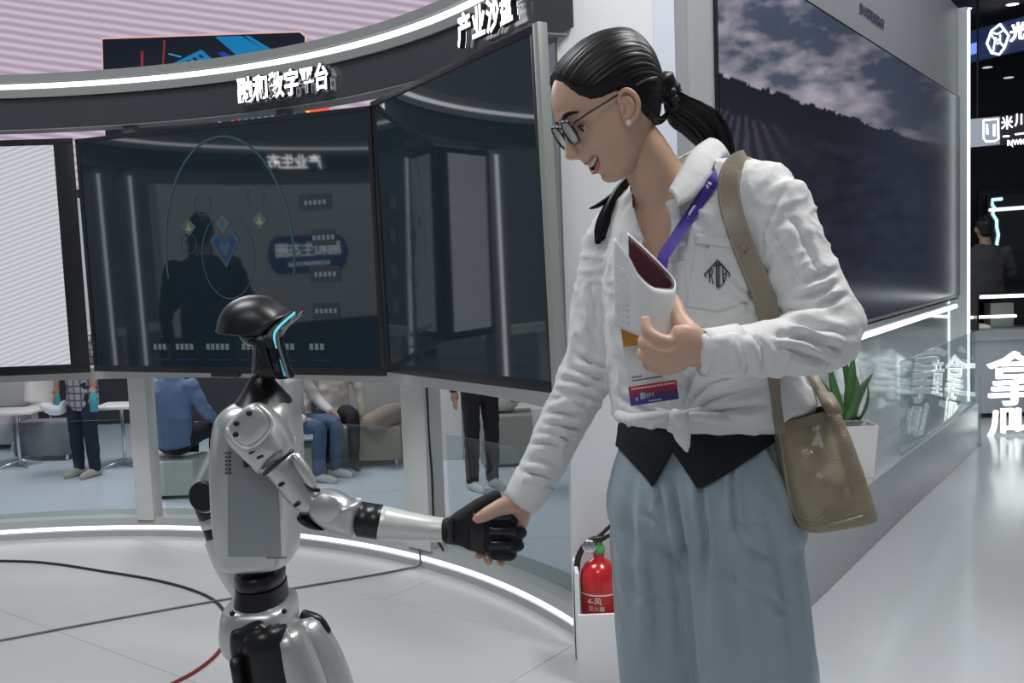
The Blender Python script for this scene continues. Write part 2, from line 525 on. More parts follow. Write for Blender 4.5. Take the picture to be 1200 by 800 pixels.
# ------------------------------------------------------------------ lit letters
letter_side = M('letter_side', (0.03, 0.03, 0.035), 0.4)
def ring_text(s, a_mid, z, size, name, label, R=2.60, sx=1.0, gap=1.0, face=None):
    """signs read from inside the ring: clockwise = left to right"""
    root = thing(name, label, 'sign', pol(a_mid, R, z))
    adv = size * gap
    n = len(s)
    for i, ch in enumerate(s):
        off = (i - (n - 1) / 2) * adv
        a = a_mid - math.degrees(off / R)
        t = math.radians(a)
        inw = Vector((-math.cos(t), -math.sin(t), 0)); rt = Vector((math.sin(t), -math.cos(t), 0)); upv = Vector((0, 0, 1))
        body = text_obj('letter', ch, size, 0.011, frame_m(pol(a, R - 0.027, z), rt, upv, inw), letter_side, root, offset=0.004, sx=sx)
        text_obj('letter_face', ch, size, 0.0005, frame_m(pol(a, R - 0.0395, z), rt, upv, inw), face or led_letter, body, offset=0.003, sx=sx)
        text_obj('letter_back_light', ch, size, 0.0005, frame_m(pol(a, R - 0.0145, z), rt, upv, inw), led_letter, body, offset=0.002, sx=sx)
    return root
aS1 = ang_px(340, 103, 2.6); aS2 = ang_px(581, 26, 2.6)
ring_text('融和数字平台', aS1, 2.163, 0.118, 'sign_letters', 'six lit white characters on the dark fascia above the large dark monitor', gap=0.80, sx=0.78)
ring_text('产业沙盘', aS2, 2.178, 0.118, 'sign_letters', 'four lit white characters on the dark fascia beside the white column', gap=0.95, sx=0.88)
ring_text('产业生态', 184.0, 2.155, 0.13, 'sign_letters', 'four lit white characters facing the monitors across the pavilion', gap=1.0, face=M('letter_face_bright', (1, 1, 1), 0.4, emis=(0.96, 0.98, 1.0), es=4.0, var=0))

# blue name plate on the white display wall across the ring
blue_plate = M('blue_plate', (0.02, 0.06, 0.22), 0.35, emis=(0.03, 0.08, 0.3), es=0.3)
plate = thing('name_plate', 'blue rounded name plate on the white wall across the pavilion', 'sign', pol(186, 2.6, 1.35))
NP = []
for i in range(25):
    a = 194.5 - 17.0 * i / 24
    e = min(i, 24 - i) / 4.0
    hh = 0.165 * (1.0 if e >= 1 else math.sqrt(max(0.0, 1 - (1 - e) ** 2)) * 0.98 + 0.02)
    NP.append((a, hh))
V = []; Fc = []
for a, hh in NP:
    V += [pol(a, 2.612, 1.36 + hh), pol(a, 2.612, 1.36 - hh), pol(a, 2.621, 1.36 - hh), pol(a, 2.621, 1.36 + hh)]
for i in range(24):
    for j in range(4):
        Fc.append((i * 4 + j, i * 4 + (j + 1) % 4, i * 4 + 4 + (j + 1) % 4, i * 4 + 4 + j))
Fc += [(0, 1, 2, 3), (96, 97, 98, 99)]
make_obj('plate', V, Fc, blue_plate, plate, smooth=False)
for i, ch in enumerate('融和生态圈'):
    a = 186.0 - math.degrees(((i - 2) * 0.125) / 2.6); t = math.radians(a)
    text_obj('letter', ch, 0.13, 0.003, frame_m(pol(a, 2.607, 1.39), Vector((math.sin(t), -math.cos(t), 0)), Vector((0, 0, 1)), Vector((-math.cos(t), -math.sin(t), 0))), led_letter, plate)
t = math.radians(186.0)
text_obj('letter', 'ECOSYSTEM CYCLE', 0.045, 0.003, frame_m(pol(186, 2.600, 1.27), Vector((math.sin(t), -math.cos(t), 0)), Vector((0, 0, 1)), Vector((-math.cos(t), -math.sin(t), 0))), led_letter, plate)

# ------------------------------------------------------------------ monitors
def monitor(name, L, Rt, z0, z1, label, bez, tilt=0.9, rot=0.0, screen_mat=None, bez_r=None):
    L = Vector((L[0], L[1], 0)); Rt = Vector((Rt[0], Rt[1], 0))
    u = (Rt - L).normalized(); w = (Rt - L).length
    n = Vector((u.y, -u.x, 0))
    if n.dot(Vector((CX, CY, 0)) - L) < 0: n = -n
    up = Vector((0, 0, 1)); tl = math.radians(tilt)
    up2 = (up * math.cos(tl) + n * math.sin(tl)).normalized(); n2 = (n * math.cos(tl) - up * math.sin(tl)).normalized()
    c = (L + Rt) / 2 + Vector((0, 0, (z0 + z1) / 2)); h = z1 - z0
    mt = frame_m(c, u, up2, n2) @ Matrix.Rotation(math.radians(rot), 4, 'Z')
    root = thing(name, label, 'monitor', (c.x, c.y, z0))
    br = bez_r or bez
    MB().box((0, 0, -0.030), (w - 0.07, h - 0.03, 0.05), rot=mt, bev=0.006).build('back_case', black_plastic, root)
    for nm, cc, ss in (('bezel', (0, h / 2 - bez / 2, 0), (w, bez, 0.02)), ('bezel', (0, -h / 2 + bez * 0.75, 0), (w, bez * 1.5, 0.02)),
                       ('bezel', (-w / 2 + bez / 2, bez * 0.25, 0), (bez, h - 2.5 * bez, 0.02)), ('bezel', (w / 2 - br / 2, bez * 0.25, 0), (br, h - 2.5 * bez, 0.02))):
        MB().box((mt @ Vector(cc)), ss, rot=None if False else mt.to_3x3().to_4x4(), bev=0.002).build(nm, black_plastic, root)
    x0, x1, y0, y1 = -w / 2 + bez, w / 2 - br, -h / 2 + 1.5 * bez, h / 2 - bez
    q = [mt @ Vector(p) for p in ((x0, y0, 0.004), (x1, y0, 0.004), (x1, y1, 0.004), (x0, y1, 0.004))]
    s = make_obj('screen', q, [(0, 1, 2, 3)], screen_mat or screen_glass, root, smooth=False)
    return root, s, mt, (x0, x1, y0, y1)
mon_c, scr_c, MTc, ext_c = monitor('display_monitor', (-2.072, 4.928), (-0.545, 4.232), 0.885, 2.018,
    'large dark glossy monitor behind the robot showing faint icons and reflections', 0.020)
MB().box(MTc @ Vector((-0.02, -0.572, 0.004)), (0.16, 0.022, 0.024), rot=MTc.to_3x3().to_4x4(), bev=0.004).build('sensor_bar', black_plastic, mon_c)
mon_r, scr_r, MTr, ext_r = monitor('display_monitor', (-0.535, 4.222), (0.120, 3.105), 0.922, 2.052,
    'dark glossy monitor angled beside the white column reflecting its neighbour', 0.024, tilt=0.3, rot=1.6)
# silver edge trim at the end of the angled monitor
hh = 1.13
MB().box(MTr @ Vector((0.6555 + 0.012, 0.0, 0.0)), (0.030, hh, 0.035), rot=MTr.to_3x3().to_4x4(), bev=0.002).build('edge_trim', M('silver_trim', (0.36, 0.38, 0.36), 0.35, metal=0.4), mon_r)
white_screen = bpy.data.materials.new('bright_screen'); white_screen.use_nodes = True
nt = white_screen.node_tree; b = nt.nodes['Principled BSDF']
b.inputs['Base Color'].default_value = (0.02, 0.02, 0.02, 1); b.inputs['Roughness'].default_value = 0.15
wv = nt.nodes.new('ShaderNodeTexWave'); wv.bands_direction = 'Z'; wv.inputs['Scale'].default_value = 14.0; wv.inputs['Distortion'].default_value = 0.4
tc = nt.nodes.new('ShaderNodeTexCoord'); mp = nt.nodes.new('ShaderNodeMapping'); mp.inputs['Rotation'].default_value = (0, 0.32, 0)
nt.links.new(tc.outputs['Object'], mp.inputs['Vector']); nt.links.new(mp.outputs['Vector'], wv.inputs['Vector'])
rp = nt.nodes.new('ShaderNodeValToRGB'); rp.color_ramp.elements[0].color = (0.44, 0.47, 0.51, 1); rp.color_ramp.elements[1].color = (0.62, 0.64, 0.67, 1)
nt.links.new(wv.outputs['Fac'], rp.inputs['Fac']); nt.links.new(rp.outputs['Color'], b.inputs['Emission Color']); b.inputs['Emission Strength'].default_value = 0.72
mon_l, scr_l, MTl, ext_l = monitor('display_monitor', (-2.632, 4.905), (-2.096, 4.928), 0.880, 2.024,
    'monitor with a bright white screen and wide black bezel', 0.030, screen_mat=white_screen, bez_r=0.088)

# faint graphics shown on the large dark monitor
g_cyan = M('screen_line_cyan', (0, 0, 0), 0.4, emis=(0.05, 0.13, 0.17), es=0.28, var=0)
g_blue = M('screen_blue', (0, 0, 0), 0.3, emis=(0.02, 0.06, 0.17), es=0.28, var=0)
g_text = M('screen_text', (0, 0, 0), 0.4, emis=(0.20, 0.26, 0.28), es=0.30, var=0)
g_olive = M('screen_icon_olive', (0, 0, 0), 0.4, emis=(0.22, 0.26, 0.14), es=0.4, var=0)
Wm, Hm = ext_c[1] - ext_c[0], ext_c[3] - ext_c[2]
def mon_xy(px, py):
    """local monitor coordinates of a pixel on the monitor plane"""
    d = fwd * F_PX + RIGHT * (px - 600) - UP * (py - 400)
    inv = MTc.inverted(); o = inv @ CAM; dd = inv.to_3x3() @ d
    t = -o.z / dd.z
    p = o + dd * t
    return p.x, p.y
def flat_ring(cx, cy, r, w, a0=0, a1=360, n=64, ry=None, z=0.006):
    ry = ry or r
    V = []; Fc = []
    for i in range(n + 1):
        a = math.radians(a0 + (a1 - a0) * i / n)
        for q in (0, w):
            V.append(MTc @ Vector((cx + (r + q) * math.cos(a), cy + (ry + q) * math.sin(a), z)))
    for i in range(n): Fc.append((2 * i, 2 * i + 1, 2 * i + 3, 2 * i + 2))
    return V, Fc
def flat_poly(pts, z=0.006):
    return [MTc @ Vector((x, y, z)) for x, y in pts], [tuple(range(len(pts)))]
def graphic(v, f, mat):
    return make_obj('screen_graphic', v, f, mat, scr_c, smooth=False)
cx0, cy0 = mon_xy(268, 300)
graphic(*flat_ring(cx0, cy0, 0.36, 0.010, -10, 190, ry=0.53), g_cyan)
graphic(*flat_ring(cx0, cy0, 0.145, 0.005, ry=0.19), g_cyan)
dx0, dy0 = mon_xy(265, 292)
for k, (s, m_) in enumerate(((0.085, g_cyan), (0.068, g_blue), (0.036, g_cyan))):
    pts = [(dx0 - s, dy0 + s * 0.5), (dx0 - s * 0.5, dy0 + s), (dx0, dy0 + s * 0.55), (dx0 + s * 0.5, dy0 + s), (dx0 + s, dy0 + s * 0.5), (dx0, dy0 - s)]
    graphic(*flat_poly(pts, 0.0062 + 0.0006 * k), m_)
for (px, py, m_) in ((305, 258, g_olive), (222, 266, g_olive), (262, 262, g_cyan)):
    x, y = mon_xy(px, py); s = 0.042
    graphic(*flat_poly([(x - s, y), (x, y + s), (x + s, y), (x, y - s)]), M('screen_icon_dark', (0, 0, 0), 0.3, emis=(0.05, 0.07, 0.07), es=0.6, var=0))
    s = 0.02
    graphic(*flat_poly([(x - s, y - s * 0.6), (x - s * 0.4, y), (x, y + s * 1.2), (x + s * 0.4, y), (x + s, y - s * 0.6), (x, y - s)], 0.0068), m_)
for (px, py) in ((300, 232), (238, 240), (370, 237), (222, 285)):
    x, y = mon_xy(px, py)
    graphic(*flat_ring(x, y, 0.045, 0.003), g_cyan)
for (px, py, w) in ((370, 237, 0.17), (382, 321, 0.16), (383, 364, 0.14), (380, 278, 0.12)):
    x, y = mon_xy(px, py)
    graphic(*flat_poly([(x - w / 2, y - 0.035), (x + w / 2, y - 0.035), (x + w / 2, y + 0.035), (x - w / 2, y + 0.035)], 0.0056), M('screen_tile', (0, 0, 0), 0.3, emis=(0.04, 0.06, 0.075), es=0.22, var=0))
    for q in range(5):
        xx = x + (q - 2) * 0.024
        graphic(*flat_poly([(xx - 0.008, y - 0.010), (xx + 0.008, y - 0.010), (xx + 0.008, y + 0.010), (xx - 0.008, y + 0.010)], 0.0066), g_text)
for (px, w) in ((190, 0.10), (219, 0.13), (256, 0.14), (300, 0.16), (338, 0.09), (375, 0.11)):
    x, y = mon_xy(px, 406)
    for q in range(int(w / 0.028)):
        xx = x - w / 2 + 0.014 + q * 0.028
        graphic(*flat_poly([(xx - 0.010, y - 0.014), (xx + 0.010, y - 0.014), (xx + 0.010, y + 0.014), (xx - 0.010, y + 0.014)], 0.0066), g_text)
    graphic(*flat_poly([(x - w / 2, y - 0.062), (x + w / 2, y - 0.062), (x + w / 2, y - 0.058), (x - w / 2, y - 0.058)], 0.0066), g_blue)

# ------------------------------------------------------------------ pink video wall behind the pavilion
YB = 13.0
pink = bpy.data.materials.new('video_wall_pink'); pink.use_nodes = True
nt = pink.node_tree; b = nt.nodes['Principled BSDF']
b.inputs['Base Color'].default_value = (0.02, 0.02, 0.02, 1); b.inputs['Roughness'].default_value = 0.6
tc = nt.nodes.new('ShaderNodeTexCoord'); mp = nt.nodes.new('ShaderNodeMapping'); mp.inputs['Rotation'].default_value = (0, -0.17, 0)
wv = nt.nodes.new('ShaderNodeTexWave'); wv.bands_direction = 'Z'; wv.inputs['Scale'].default_value = 3.1; wv.inputs['Distortion'].default_value = 1.2; wv.inputs['Detail'].default_value = 1.0; wv.inputs['Detail Scale'].default_value = 0.35
rp = nt.nodes.new('ShaderNodeValToRGB'); rp.color_ramp.elements[0].color = (0.44, 0.35, 0.45, 1); rp.color_ramp.elements[1].color = (0.66, 0.56, 0.67, 1)
rp.color_ramp.elements[0].position = 0.1
nt.links.new(tc.outputs['Object'], mp.inputs['Vector']); nt.links.new(mp.outputs['Vector'], wv.inputs['Vector'])
nt.links.new(wv.outputs['Fac'], rp.inputs['Fac']); nt.links.new(rp.outputs['Color'], b.inputs['Emission Color']); b.inputs['Emission Strength'].default_value = 0.66
vw = thing('video_wall', 'huge pink striped video wall with a dark picture, beyond the round pavilion', 'video wall', (-6, YB, 2.4))
xr = at(560, 40, YB).x; zv0 = at(90, 222, YB).z; zv1 = zv0 + 4.4
MB().box(((-14 + xr) / 2, YB + 0.1, (zv0 + zv1) / 2), (xr + 14, 0.2, zv1 - zv0)).build('panel_cabinet', black_plastic, vw, smooth=False)
make_obj('video_panel', [(-14, YB - 0.002, zv0), (xr, YB - 0.002, zv0), (xr, YB - 0.002, zv1), (-14, YB - 0.002, zv1)], [(0, 1, 2, 3)], pink, vw, smooth=False)
def wall_poly(pts, mat, dy, name='picture_shape'):
    return make_obj(name, [at(x, y, YB - dy) for x, y in pts], [tuple(range(len(pts)))], mat, vw, smooth=False)
pic_dark = M('picture_dark', (0.004, 0.005, 0.008), 0.5, emis=(0.004, 0.006, 0.012), es=1, var=0)
pic_blue = M('picture_blue', (0, 0, 0), 0.5, emis=(0.005, 0.13, 0.30), es=1, var=0)
pic_navy = M('picture_navy', (0, 0, 0), 0.5, emis=(0.01, 0.03, 0.22), es=1, var=0)
pic_red = M('picture_red', (0, 0, 0), 0.5, emis=(0.72, 0.05, 0.02), es=1, var=0)
pic_pinkred = M('picture_crimson', (0, 0, 0), 0.5, emis=(0.55, 0.03, 0.09), es=1, var=0)
pic_orange = M('picture_orange', (0, 0, 0), 0.5, emis=(0.75, 0.32, 0.04), es=1, var=0)
pic_cyan = M('picture_teal', (0, 0, 0), 0.5, emis=(0.03, 0.22, 0.34), es=1, var=0)
pic_edge = M('picture_edge', (0, 0, 0), 0.5, emis=(0.55, 0.32, 0.28), es=1, var=0)
wall_poly([(118.5, 44), (352, 36), (359, 41), (361, 90), (387, 120), (388, 170), (123, 178)], pic_edge, 0.004)
wall_poly([(120, 46), (351, 38), (357, 43), (359, 92), (386, 122), (387, 170), (124, 178)], pic_dark, 0.007)
wall_poly([(252, 43), (283, 42), (318, 63), (283, 70)], pic_blue, 0.010)
wall_poly([(286, 42), (292, 42), (324, 61), (318, 64)], pic_blue, 0.010)
wall_poly([(193, 79), (236, 58), (252, 72), (230, 82)], pic_blue, 0.010)
for k in range(5):
    wall_poly([(204 + 7 * k, 78 - 3.2 * k), (207 + 7 * k, 76.5 - 3.2 * k), (211 + 7 * k, 79 - 3 * k), (208 + 7 * k, 80 - 3 * k)], pic_dark, 0.013)
wall_poly([(255, 62), (262, 60), (275, 69), (268, 72)], pic_navy, 0.010)
wall_poly([(191.5, 47), (194, 47), (192, 78), (190, 78)], M('picture_maroon', (0, 0, 0), 0.5, emis=(0.16, 0.02, 0.02), es=1, var=0), 0.010)
wall_poly([(165, 60), (168, 60), (168, 78), (165, 78)], MATS['picture_maroon'], 0.010)
wall_poly([(197, 62), (213, 66), (212, 67.5), (198, 64)], pic_cyan, 0.012)
for k in range(11):
    x0 = 250 + 8.2 * k
    m_ = pic_pinkred if k in (2, 3) else pic_cyan
    if k == 1: continue
    wall_poly([(x0, 133), (x0 + 3.6, 132.5), (x0 + 13, 150), (x0 + 9, 150)], m_, 0.010)
wall_poly([(330, 126), (344, 124), (350, 140), (332, 142)], pic_navy, 0.014)
wall_poly([(354, 126), (361, 124), (364, 132), (363, 137)], pic_orange, 0.012)
wall_poly([(362, 123), (385.5, 120), (386, 133), (364, 136)], pic_red, 0.014)
# plain wall below and beside the video wall
dark_wall = M('dark_back_wall', (0.030, 0.034, 0.042), 0.6)
wb = MB().box((-7.0, YB + 0.12, (zv0 + ZL) / 2), (14.4, 0.2, zv0 - ZL)).build('wall_back', dark_wall, smooth=False)
struct(wb, 'dark hall wall behind the seating area')
xg = at(97, 300, YB).x
wb2 = MB().box((xg, YB - 0.02, 1.3), (0.6, 0.04, 2.1)).build('wall_panel_back', M('lit_wall_white', (0.8, 0.82, 0.85), 0.5), smooth=False)
struct(wb2, 'white panel on the dark wall seen through the gap between monitors')
xg0 = at(396, 470, 10.9).x
wb3 = MB().box(((xg0 + 0.55) / 2, 10.98, (2.9 + ZL) / 2), (0.55 - xg0, 0.1, 2.9 - ZL)).build('wall_back_right', M('grey_wall', (0.33, 0.33, 0.32), 0.6), smooth=False)
struct(wb3, 'grey partition wall behind the beige sofa')
# ================================================================== column, video wall on the right, neighbour booth
W0 = Vector((0.709, 3.488, 0)); WD = Vector((0.5535, 0.8328, 0)).normalized(); WN = Vector((WD.y, -WD.x, 0))
WL = 4.745   # wall length
DL = 4.84
def wpt(s, z, out=0.0): return W0 + WD * s + WN * out + Vector((0, 0, z))
# column made of two flat panels and a set back jamb
Ycol = 3.32
xa = at(650, 0, Ycol).x + 0.0; xa = onz(676, 770, 0.0).x
xb = at(764.6, 0, Ycol).x
col = MB().box(((xa + xb) / 2, Ycol + 0.075, 1.75), (xb - xa, 0.15, 3.5), bev=0.003).build('wall_column', M('column_white', (0.80, 0.81, 0.83), 0.5, var=0.02))
struct(col, 'white column panel at the end of the pavilion')
P0 = Vector((xb, Ycol + 0.0, 0)); 
d2 = Vector((0.96, 0.28, 0)).normalized(); L2 = 0.147
n2 = Vector((d2.y, -d2.x, 0))
mtc = frame_m(P0 + d2 * (L2 / 2) - n2 * 0.03 + Vector((0, 0, 1.75)), d2, -n2, Vector((0, 0, 1)))
c2 = MB().box((0, 0, 0), (L2, 0.06, 3.5), rot=mtc, bev=0.002).build('wall_column_side', M('column_bluish_white', (0.70, 0.74, 0.84), 0.5, var=0.02))
struct(c2, 'bluish white side panel of the column')
# video wall: white carcass, display and light strips
wall_white = M('glossy_wall_white', (0.66, 0.70, 0.69), 0.10, var=0.02, coat=0.6)
wall_grey = M('upper_wall_grey', (0.40, 0.41, 0.42), 0.38, var=0.03)
zt = 3.06
mtw = frame_m(wpt(WL / 2 - 0.1, 0, -0.06), WD, -WN, Vector((0, 0, 1)))
wr = MB().box((0, 0, zt / 2 + 0.48), (WL + 0.2, 0.12, zt - 0.96), rot=mtw).build('wall_right', wall_grey, smooth=False)
struct(wr, 'grey wall carrying the landscape video display')
wr2 = MB().box((0, 0, 0.475), (WL + 0.2, 0.12, 0.95), rot=mtw).build('wall_right_base', wall_white, smooth=False)
struct(wr2, 'glossy white lower wall reflecting lit characters')
jb = MB().box((-WL / 2 + 0.0, -0.066, 1.75), (0.19, 0.012, 3.5), rot=mtw).build('wall_jamb', M('jamb_grey', (0.42, 0.44, 0.44), 0.5), smooth=False)
struct(jb, 'grey jamb between the column and the landscape display')
# landscape picture
def land(us, vs):
    pts = np.array(wpt(0.06, 0.99, 0.012))[None] + us.reshape(-1, 1) * np.array(WD * (DL - 0.16)) + vs.reshape(-1, 1) * np.array((0, 0, 1.42))
    p = proj_np(pts); X = p[:, 0]; Y = p[:, 1]
    out = np.zeros((len(X), 3))
    nz = np.array([noise.fractal(Vector((x * 0.012, y * 0.022, 1.3)), 1.0, 2.0, 5) for x, y in zip(X, Y)])
    nz2 = np.array([noise.fractal(Vector((x * 0.05, y * 0.10, 7.3)), 1.0, 2.0, 4) for x, y in zip(X, Y)])
    k = np.clip((X - 838) / 282, 0, 1)
    hor = 84 + 92 * k ** 0.95 + 5 * nz2
    # sky
    g = np.clip((Y + 60) / 200, 0, 1)[:, None]
    sky = (1 - g) * np.array([0.030, 0.045, 0.085]) + g * np.array([0.070, 0.085, 0.12])
    cl = np.clip(0.55 + nz * 0.9 + 0.35 * nz2 - k * 1.1 + 0.25 * np.clip((Y - 40) / 60, -1, 1), 0, 1)[:, None]
    sky = sky * (1 - cl) + cl * np.array([0.42, 0.38, 0.44])
    sky *= (1 - 0.70 * np.clip((X - 950) / 150, 0, 1))[:, None]
    out[:] = sky
    mt_ = (Y > hor)
    out[mt_] = np.array([0.006, 0.007, 0.012])
    base = 128 + 75 * k
    gr = Y > base + 4 * nz2
    # rows of panels fan out from a point on the ridge
    ax, ay = 872.0, 96.0
    th = np.arctan2(X - ax, Y - ay)
    stripes = (np.sin(th * 34) > 0.1)
    gcol = np.where(stripes[:, None], np.array([0.034, 0.031, 0.045]), np.array([0.006, 0.007, 0.012]))
    fade = np.clip((X - 885) / 45, 0, 1)[:, None]
    gcol = gcol * (1 - fade) + fade * np.array([0.009, 0.010, 0.018]) * (1 + 0.6 * nz2[:, None])
    out[gr] = gcol[gr]
    veil = (np.clip((X - 960) / 120, 0, 1) * np.exp(-((X - 1035) / 60) ** 2))[:, None]
    out += veil * np.array([0.010, 0.014, 0.030])
    return np.clip(out, 0.002, 1)
disp = thing('video_display', 'wide wall display showing a solar farm under a cloudy sky', 'video display', wpt(DL / 2, 0.98, 0.0))
mtd = frame_m(wpt(DL / 2, 0, 0.004), WD, -WN, Vector((0, 0, 1)))
MB().box((-0.02, 0, 1.70), (DL - 0.13, 0.012, 1.44), rot=mtd).build('display_frame', black_plastic, disp, smooth=False)
pm = M_attr('landscape_display', 0.72, rough=0.22)
pm.node_tree.nodes['Principled BSDF'].inputs['IOR'].default_value = 1.6
grid_picture('display_picture', wpt(0.06, 0.99, 0.012), WD * (DL - 0.16), (0, 0, 1.42), 300, 150, land, pm, disp)
# tiny dark lettering high on the wall
fr = frame_m(wpt(2.23, 2.55, 0.004), WD, Vector((0, 0, 1)), WN)
text_obj('wall_lettering', 'SMARTENERGY', 0.075, 0.002, fr, M('lettering_slate', (0.10, 0.11, 0.16), 0.6))
tag(bpy.data.objects['wall_lettering'], 'small slate capital lettering above the landscape display', 'sign')
# light strips of the wall
strip_v = thing('light_tube', 'tall vertical white light tube at the end of the wall', 'light', wpt(WL, 0.1))
mts = frame_m(wpt(WL + 0.02, 0, 0.01), WD, -WN, Vector((0, 0, 1)))
MB().box((0, 0, 1.58), (0.06, 0.10, 2.96), rot=mts, bev=0.004).build('housing', M('tube_housing', (0.6, 0.64, 0.66), 0.3), strip_v)
MB().box((-0.002, -0.056, 1.58), (0.045, 0.014, 2.92), rot=mts).build('tube', led_cool, strip_v)
strip_h = thing('light_tube', 'horizontal white light tube under the landscape display', 'light', wpt(2.4, 0.90))
mth = frame_m(wpt(0, 0.905, 0.016), WD, -WN, Vector((0, 0, 1)))
MB().box((WL / 2 - 0.1, 0.006, 0), (WL - 0.2, 0.014, 0.04), rot=mth).build('housing', M('tube_housing'), strip_h)
MB().box((WL / 2 - 0.1, -0.006, 0), (WL - 0.22, 0.012, 0.026), rot=mth).build('tube', led_cool, strip_h)
# plinth with low glass
v0 = wpt(-0.1, 0, 0); 
def plan_prism(pts, z0, z1, bev=0.0):
    return prism([(p.x, p.y) for p in pts], Matrix.Translation((0, 0, z0)), z1 - z0, bev)
pl = [wpt(0.02, 0, 0), wpt(0.02, 0, 0.20), wpt(2.0, 0, 0.225), wpt(DL - 0.95, 0, 0.262), wpt(DL - 0.85, 0, 0.0)]
ZP = 0.30
v, f = plan_prism(pl, 0.0, ZP, 0.004)
plinth = make_obj('trim_1', v, f, M('plinth_grey_white', (0.40, 0.42, 0.44), 0.25), sharp=30)
struct(plinth, 'low white plinth along the foot of the video wall')
def glass_sheet(name, a, b, z0, z1, label, t=0.010):
    a = Vector(a); b = Vector(b); d = (b - a).normalized(); n = Vector((d.y, -d.x, 0))
    mt = frame_m((a + b) / 2 + Vector((0, 0, (z0 + z1) / 2)), d, n, Vector((0, 0, 1)))
    o = MB().box((0, 0, 0), ((b - a).length, t, z1 - z0), rot=mt, bev=0.002).build(name, glass)
    return tag(o, label, 'glass panel')
ga = wpt(1.93, 0, 0.20); gb = wpt(DL - 0.98, 0, 0.245)
glass_sheet('glass_panel', ga, gb, ZP + 0.001, 0.78, 'clear glass panel standing on the plinth beside the potted plant')
glass_sheet('glass_panel', wpt(DL - 0.93, 0, 0.275), wpt(DL - 0.70, 0, 0.20), 0.0, 0.47, 'small low glass panel at the end of the plinth')

# ------------------------------------------------------------------ potted plant
best = min((abs(proj_np([wpt(s_ * 0.01, 0.4, 0.118)])[0][0] - 1003), s_ * 0.01) for s_ in range(60, 300))[1]
pb = wpt(best, 0, 0.118); pz = ZP; YP = pb.y
pot = thing('potted_plant', 'green leafy plant in a white square tapered pot behind the handbag', 'plant', (pb.x, pb.y, pz))
Vp = []
for (w, z) in ((0.060, 0.0), (0.078, 0.245), (0.072, 0.245), (0.068, 0.215)):
    Vp += [Vector((pb.x + sx * w, pb.y + sy * w, pz + 0.001 + z)) for sx, sy in ((-1, -1), (1, -1), (1, 1), (-1, 1))]
Fp = [(0, 1, 2, 3)[::-1]] + [(i * 4 + k, i * 4 + (k + 1) % 4, i * 4 + 4 + (k + 1) % 4, i * 4 + 4 + k) for i in range(3) for k in range(4)]
make_obj('pot', Vp, Fp, M('pot_white', (0.82, 0.80, 0.79), 0.35), pot, smooth=False)
make_obj('soil', [Vector((pb.x + sx * 0.066, pb.y + sy * 0.066, pz + 0.222)) for sx, sy in ((-1, -1), (1, -1), (1, 1), (-1, 1))], [(0, 1, 2, 3)], M('soil', (0.03, 0.022, 0.015), 0.9), pot, smooth=False)
leaf_m = M('leaf_green', (0.06, 0.16, 0.05), 0.35, var=0.35, nscale=14, coat=0.2)
def leaf(base, tip, w, bend, mat=leaf_m):
    n = 12; V = []; Fc = []
    side = (tip - base).cross(Vector((random.uniform(-0.4, 0.4), -1, 0))).normalized()
    nrm = side.cross((tip - base).normalized())
    for i in range(n + 1):
        t = i / n
        p = base.lerp(tip, t) + bend * math.sin(math.pi * t)
        ww = w * math.sin(math.pi * (0.12 + 0.88 * t)) ** 0.7 * (1 - 0.25 * t)
        V += [p - side * ww, p - nrm * (-0.25 * ww), p + side * ww]
    for i in range(n):
        for k in range(2): Fc.append((3 * i + k, 3 * i + k + 1, 3 * i + 4 + k, 3 * i + 3 + k))
    o = make_obj('leaf', V, Fc, mat, pot, smooth=True)
    s = o.modifiers.new('thick', 'SOLIDIFY'); s.thickness = 0.0015
def wall_Y(px, py):
    d = fwd * F_PX + RIGHT * (px - 600) - UP * (py - 400)
    return d.y * ((W0 - CAM).dot(WN) / d.dot(WN))
for (bx, tx, ty, w, bd, yy) in ((988, 972, 425, 0.020, -0.01, -.02), (992, 1000, 415, 0.026, 0.0, .02), (995, 1023, 437, 0.022, -0.02, -.04), (1003, 1017, 450, 0.018, 0.01, .03),
                                (985, 958, 440, 0.02, 0, .03), (998, 985, 408, 0.020, 0.01, .04), (990, 1004, 440, 0.018, 0.02, -.05)):
    leaf(at(bx + 2, 492, min(YP + yy, wall_Y(bx + 2, 492) - .05)), at(tx, ty, min(YP + yy * 1.5, wall_Y(tx, ty) - .06)), w * 1.15, Vector((bd, 0, 0.0)))
leaf(at(1006, 488, YP - .03), at(1004, 420, YP - .03), 0.016, Vector((0.03, 0, 0.0)), M('spathe_white', (0.8, 0.78, 0.8), 0.4))

# ------------------------------------------------------------------ fire extinguisher in its white box
Yx = 3.18
eb = onz(702, 800, 0.0); ex0 = at(703, 700, Yx).x
boxm = M('box_white', (0.80, 0.80, 0.81), 0.45)
fb = thing('extinguisher_box', 'open white floor box holding the red fire extinguisher', 'box', (ex0, Yx, 0))
zf = at(690, 719, Yx - 0.09).z; zs = at(677, 672, Yx - 0.09).z
xl = at(676, 700, Yx - 0.09).x
MB().box((xl + 0.13, Yx - 0.095, zf / 2), (0.26, 0.012, zf), bev=0.001).build('front_panel', boxm, fb)
MB().box((xl + 0.004, Yx - 0.005, zs / 2), (0.012, 0.17, zs), bev=0.001).build('side_panel', boxm, fb)
MB().box((xl + 0.256, Yx - 0.005, zs / 2), (0.012, 0.17, zs), bev=0.001).build('side_panel', boxm, fb)
MB().box((xl + 0.13, Yx + 0.0, 0.008), (0.24, 0.16, 0.012)).build('base_panel', boxm, fb)
exr = thing('fire_extinguisher', 'red fire extinguisher with black hose standing in the white box', 'fire extinguisher', (ex0, Yx, 0.014))
red = M('extinguisher_red', (0.55, 0.015, 0.02), 0.22, coat=0.5)
zt_ = at(700, 652, Yx).z
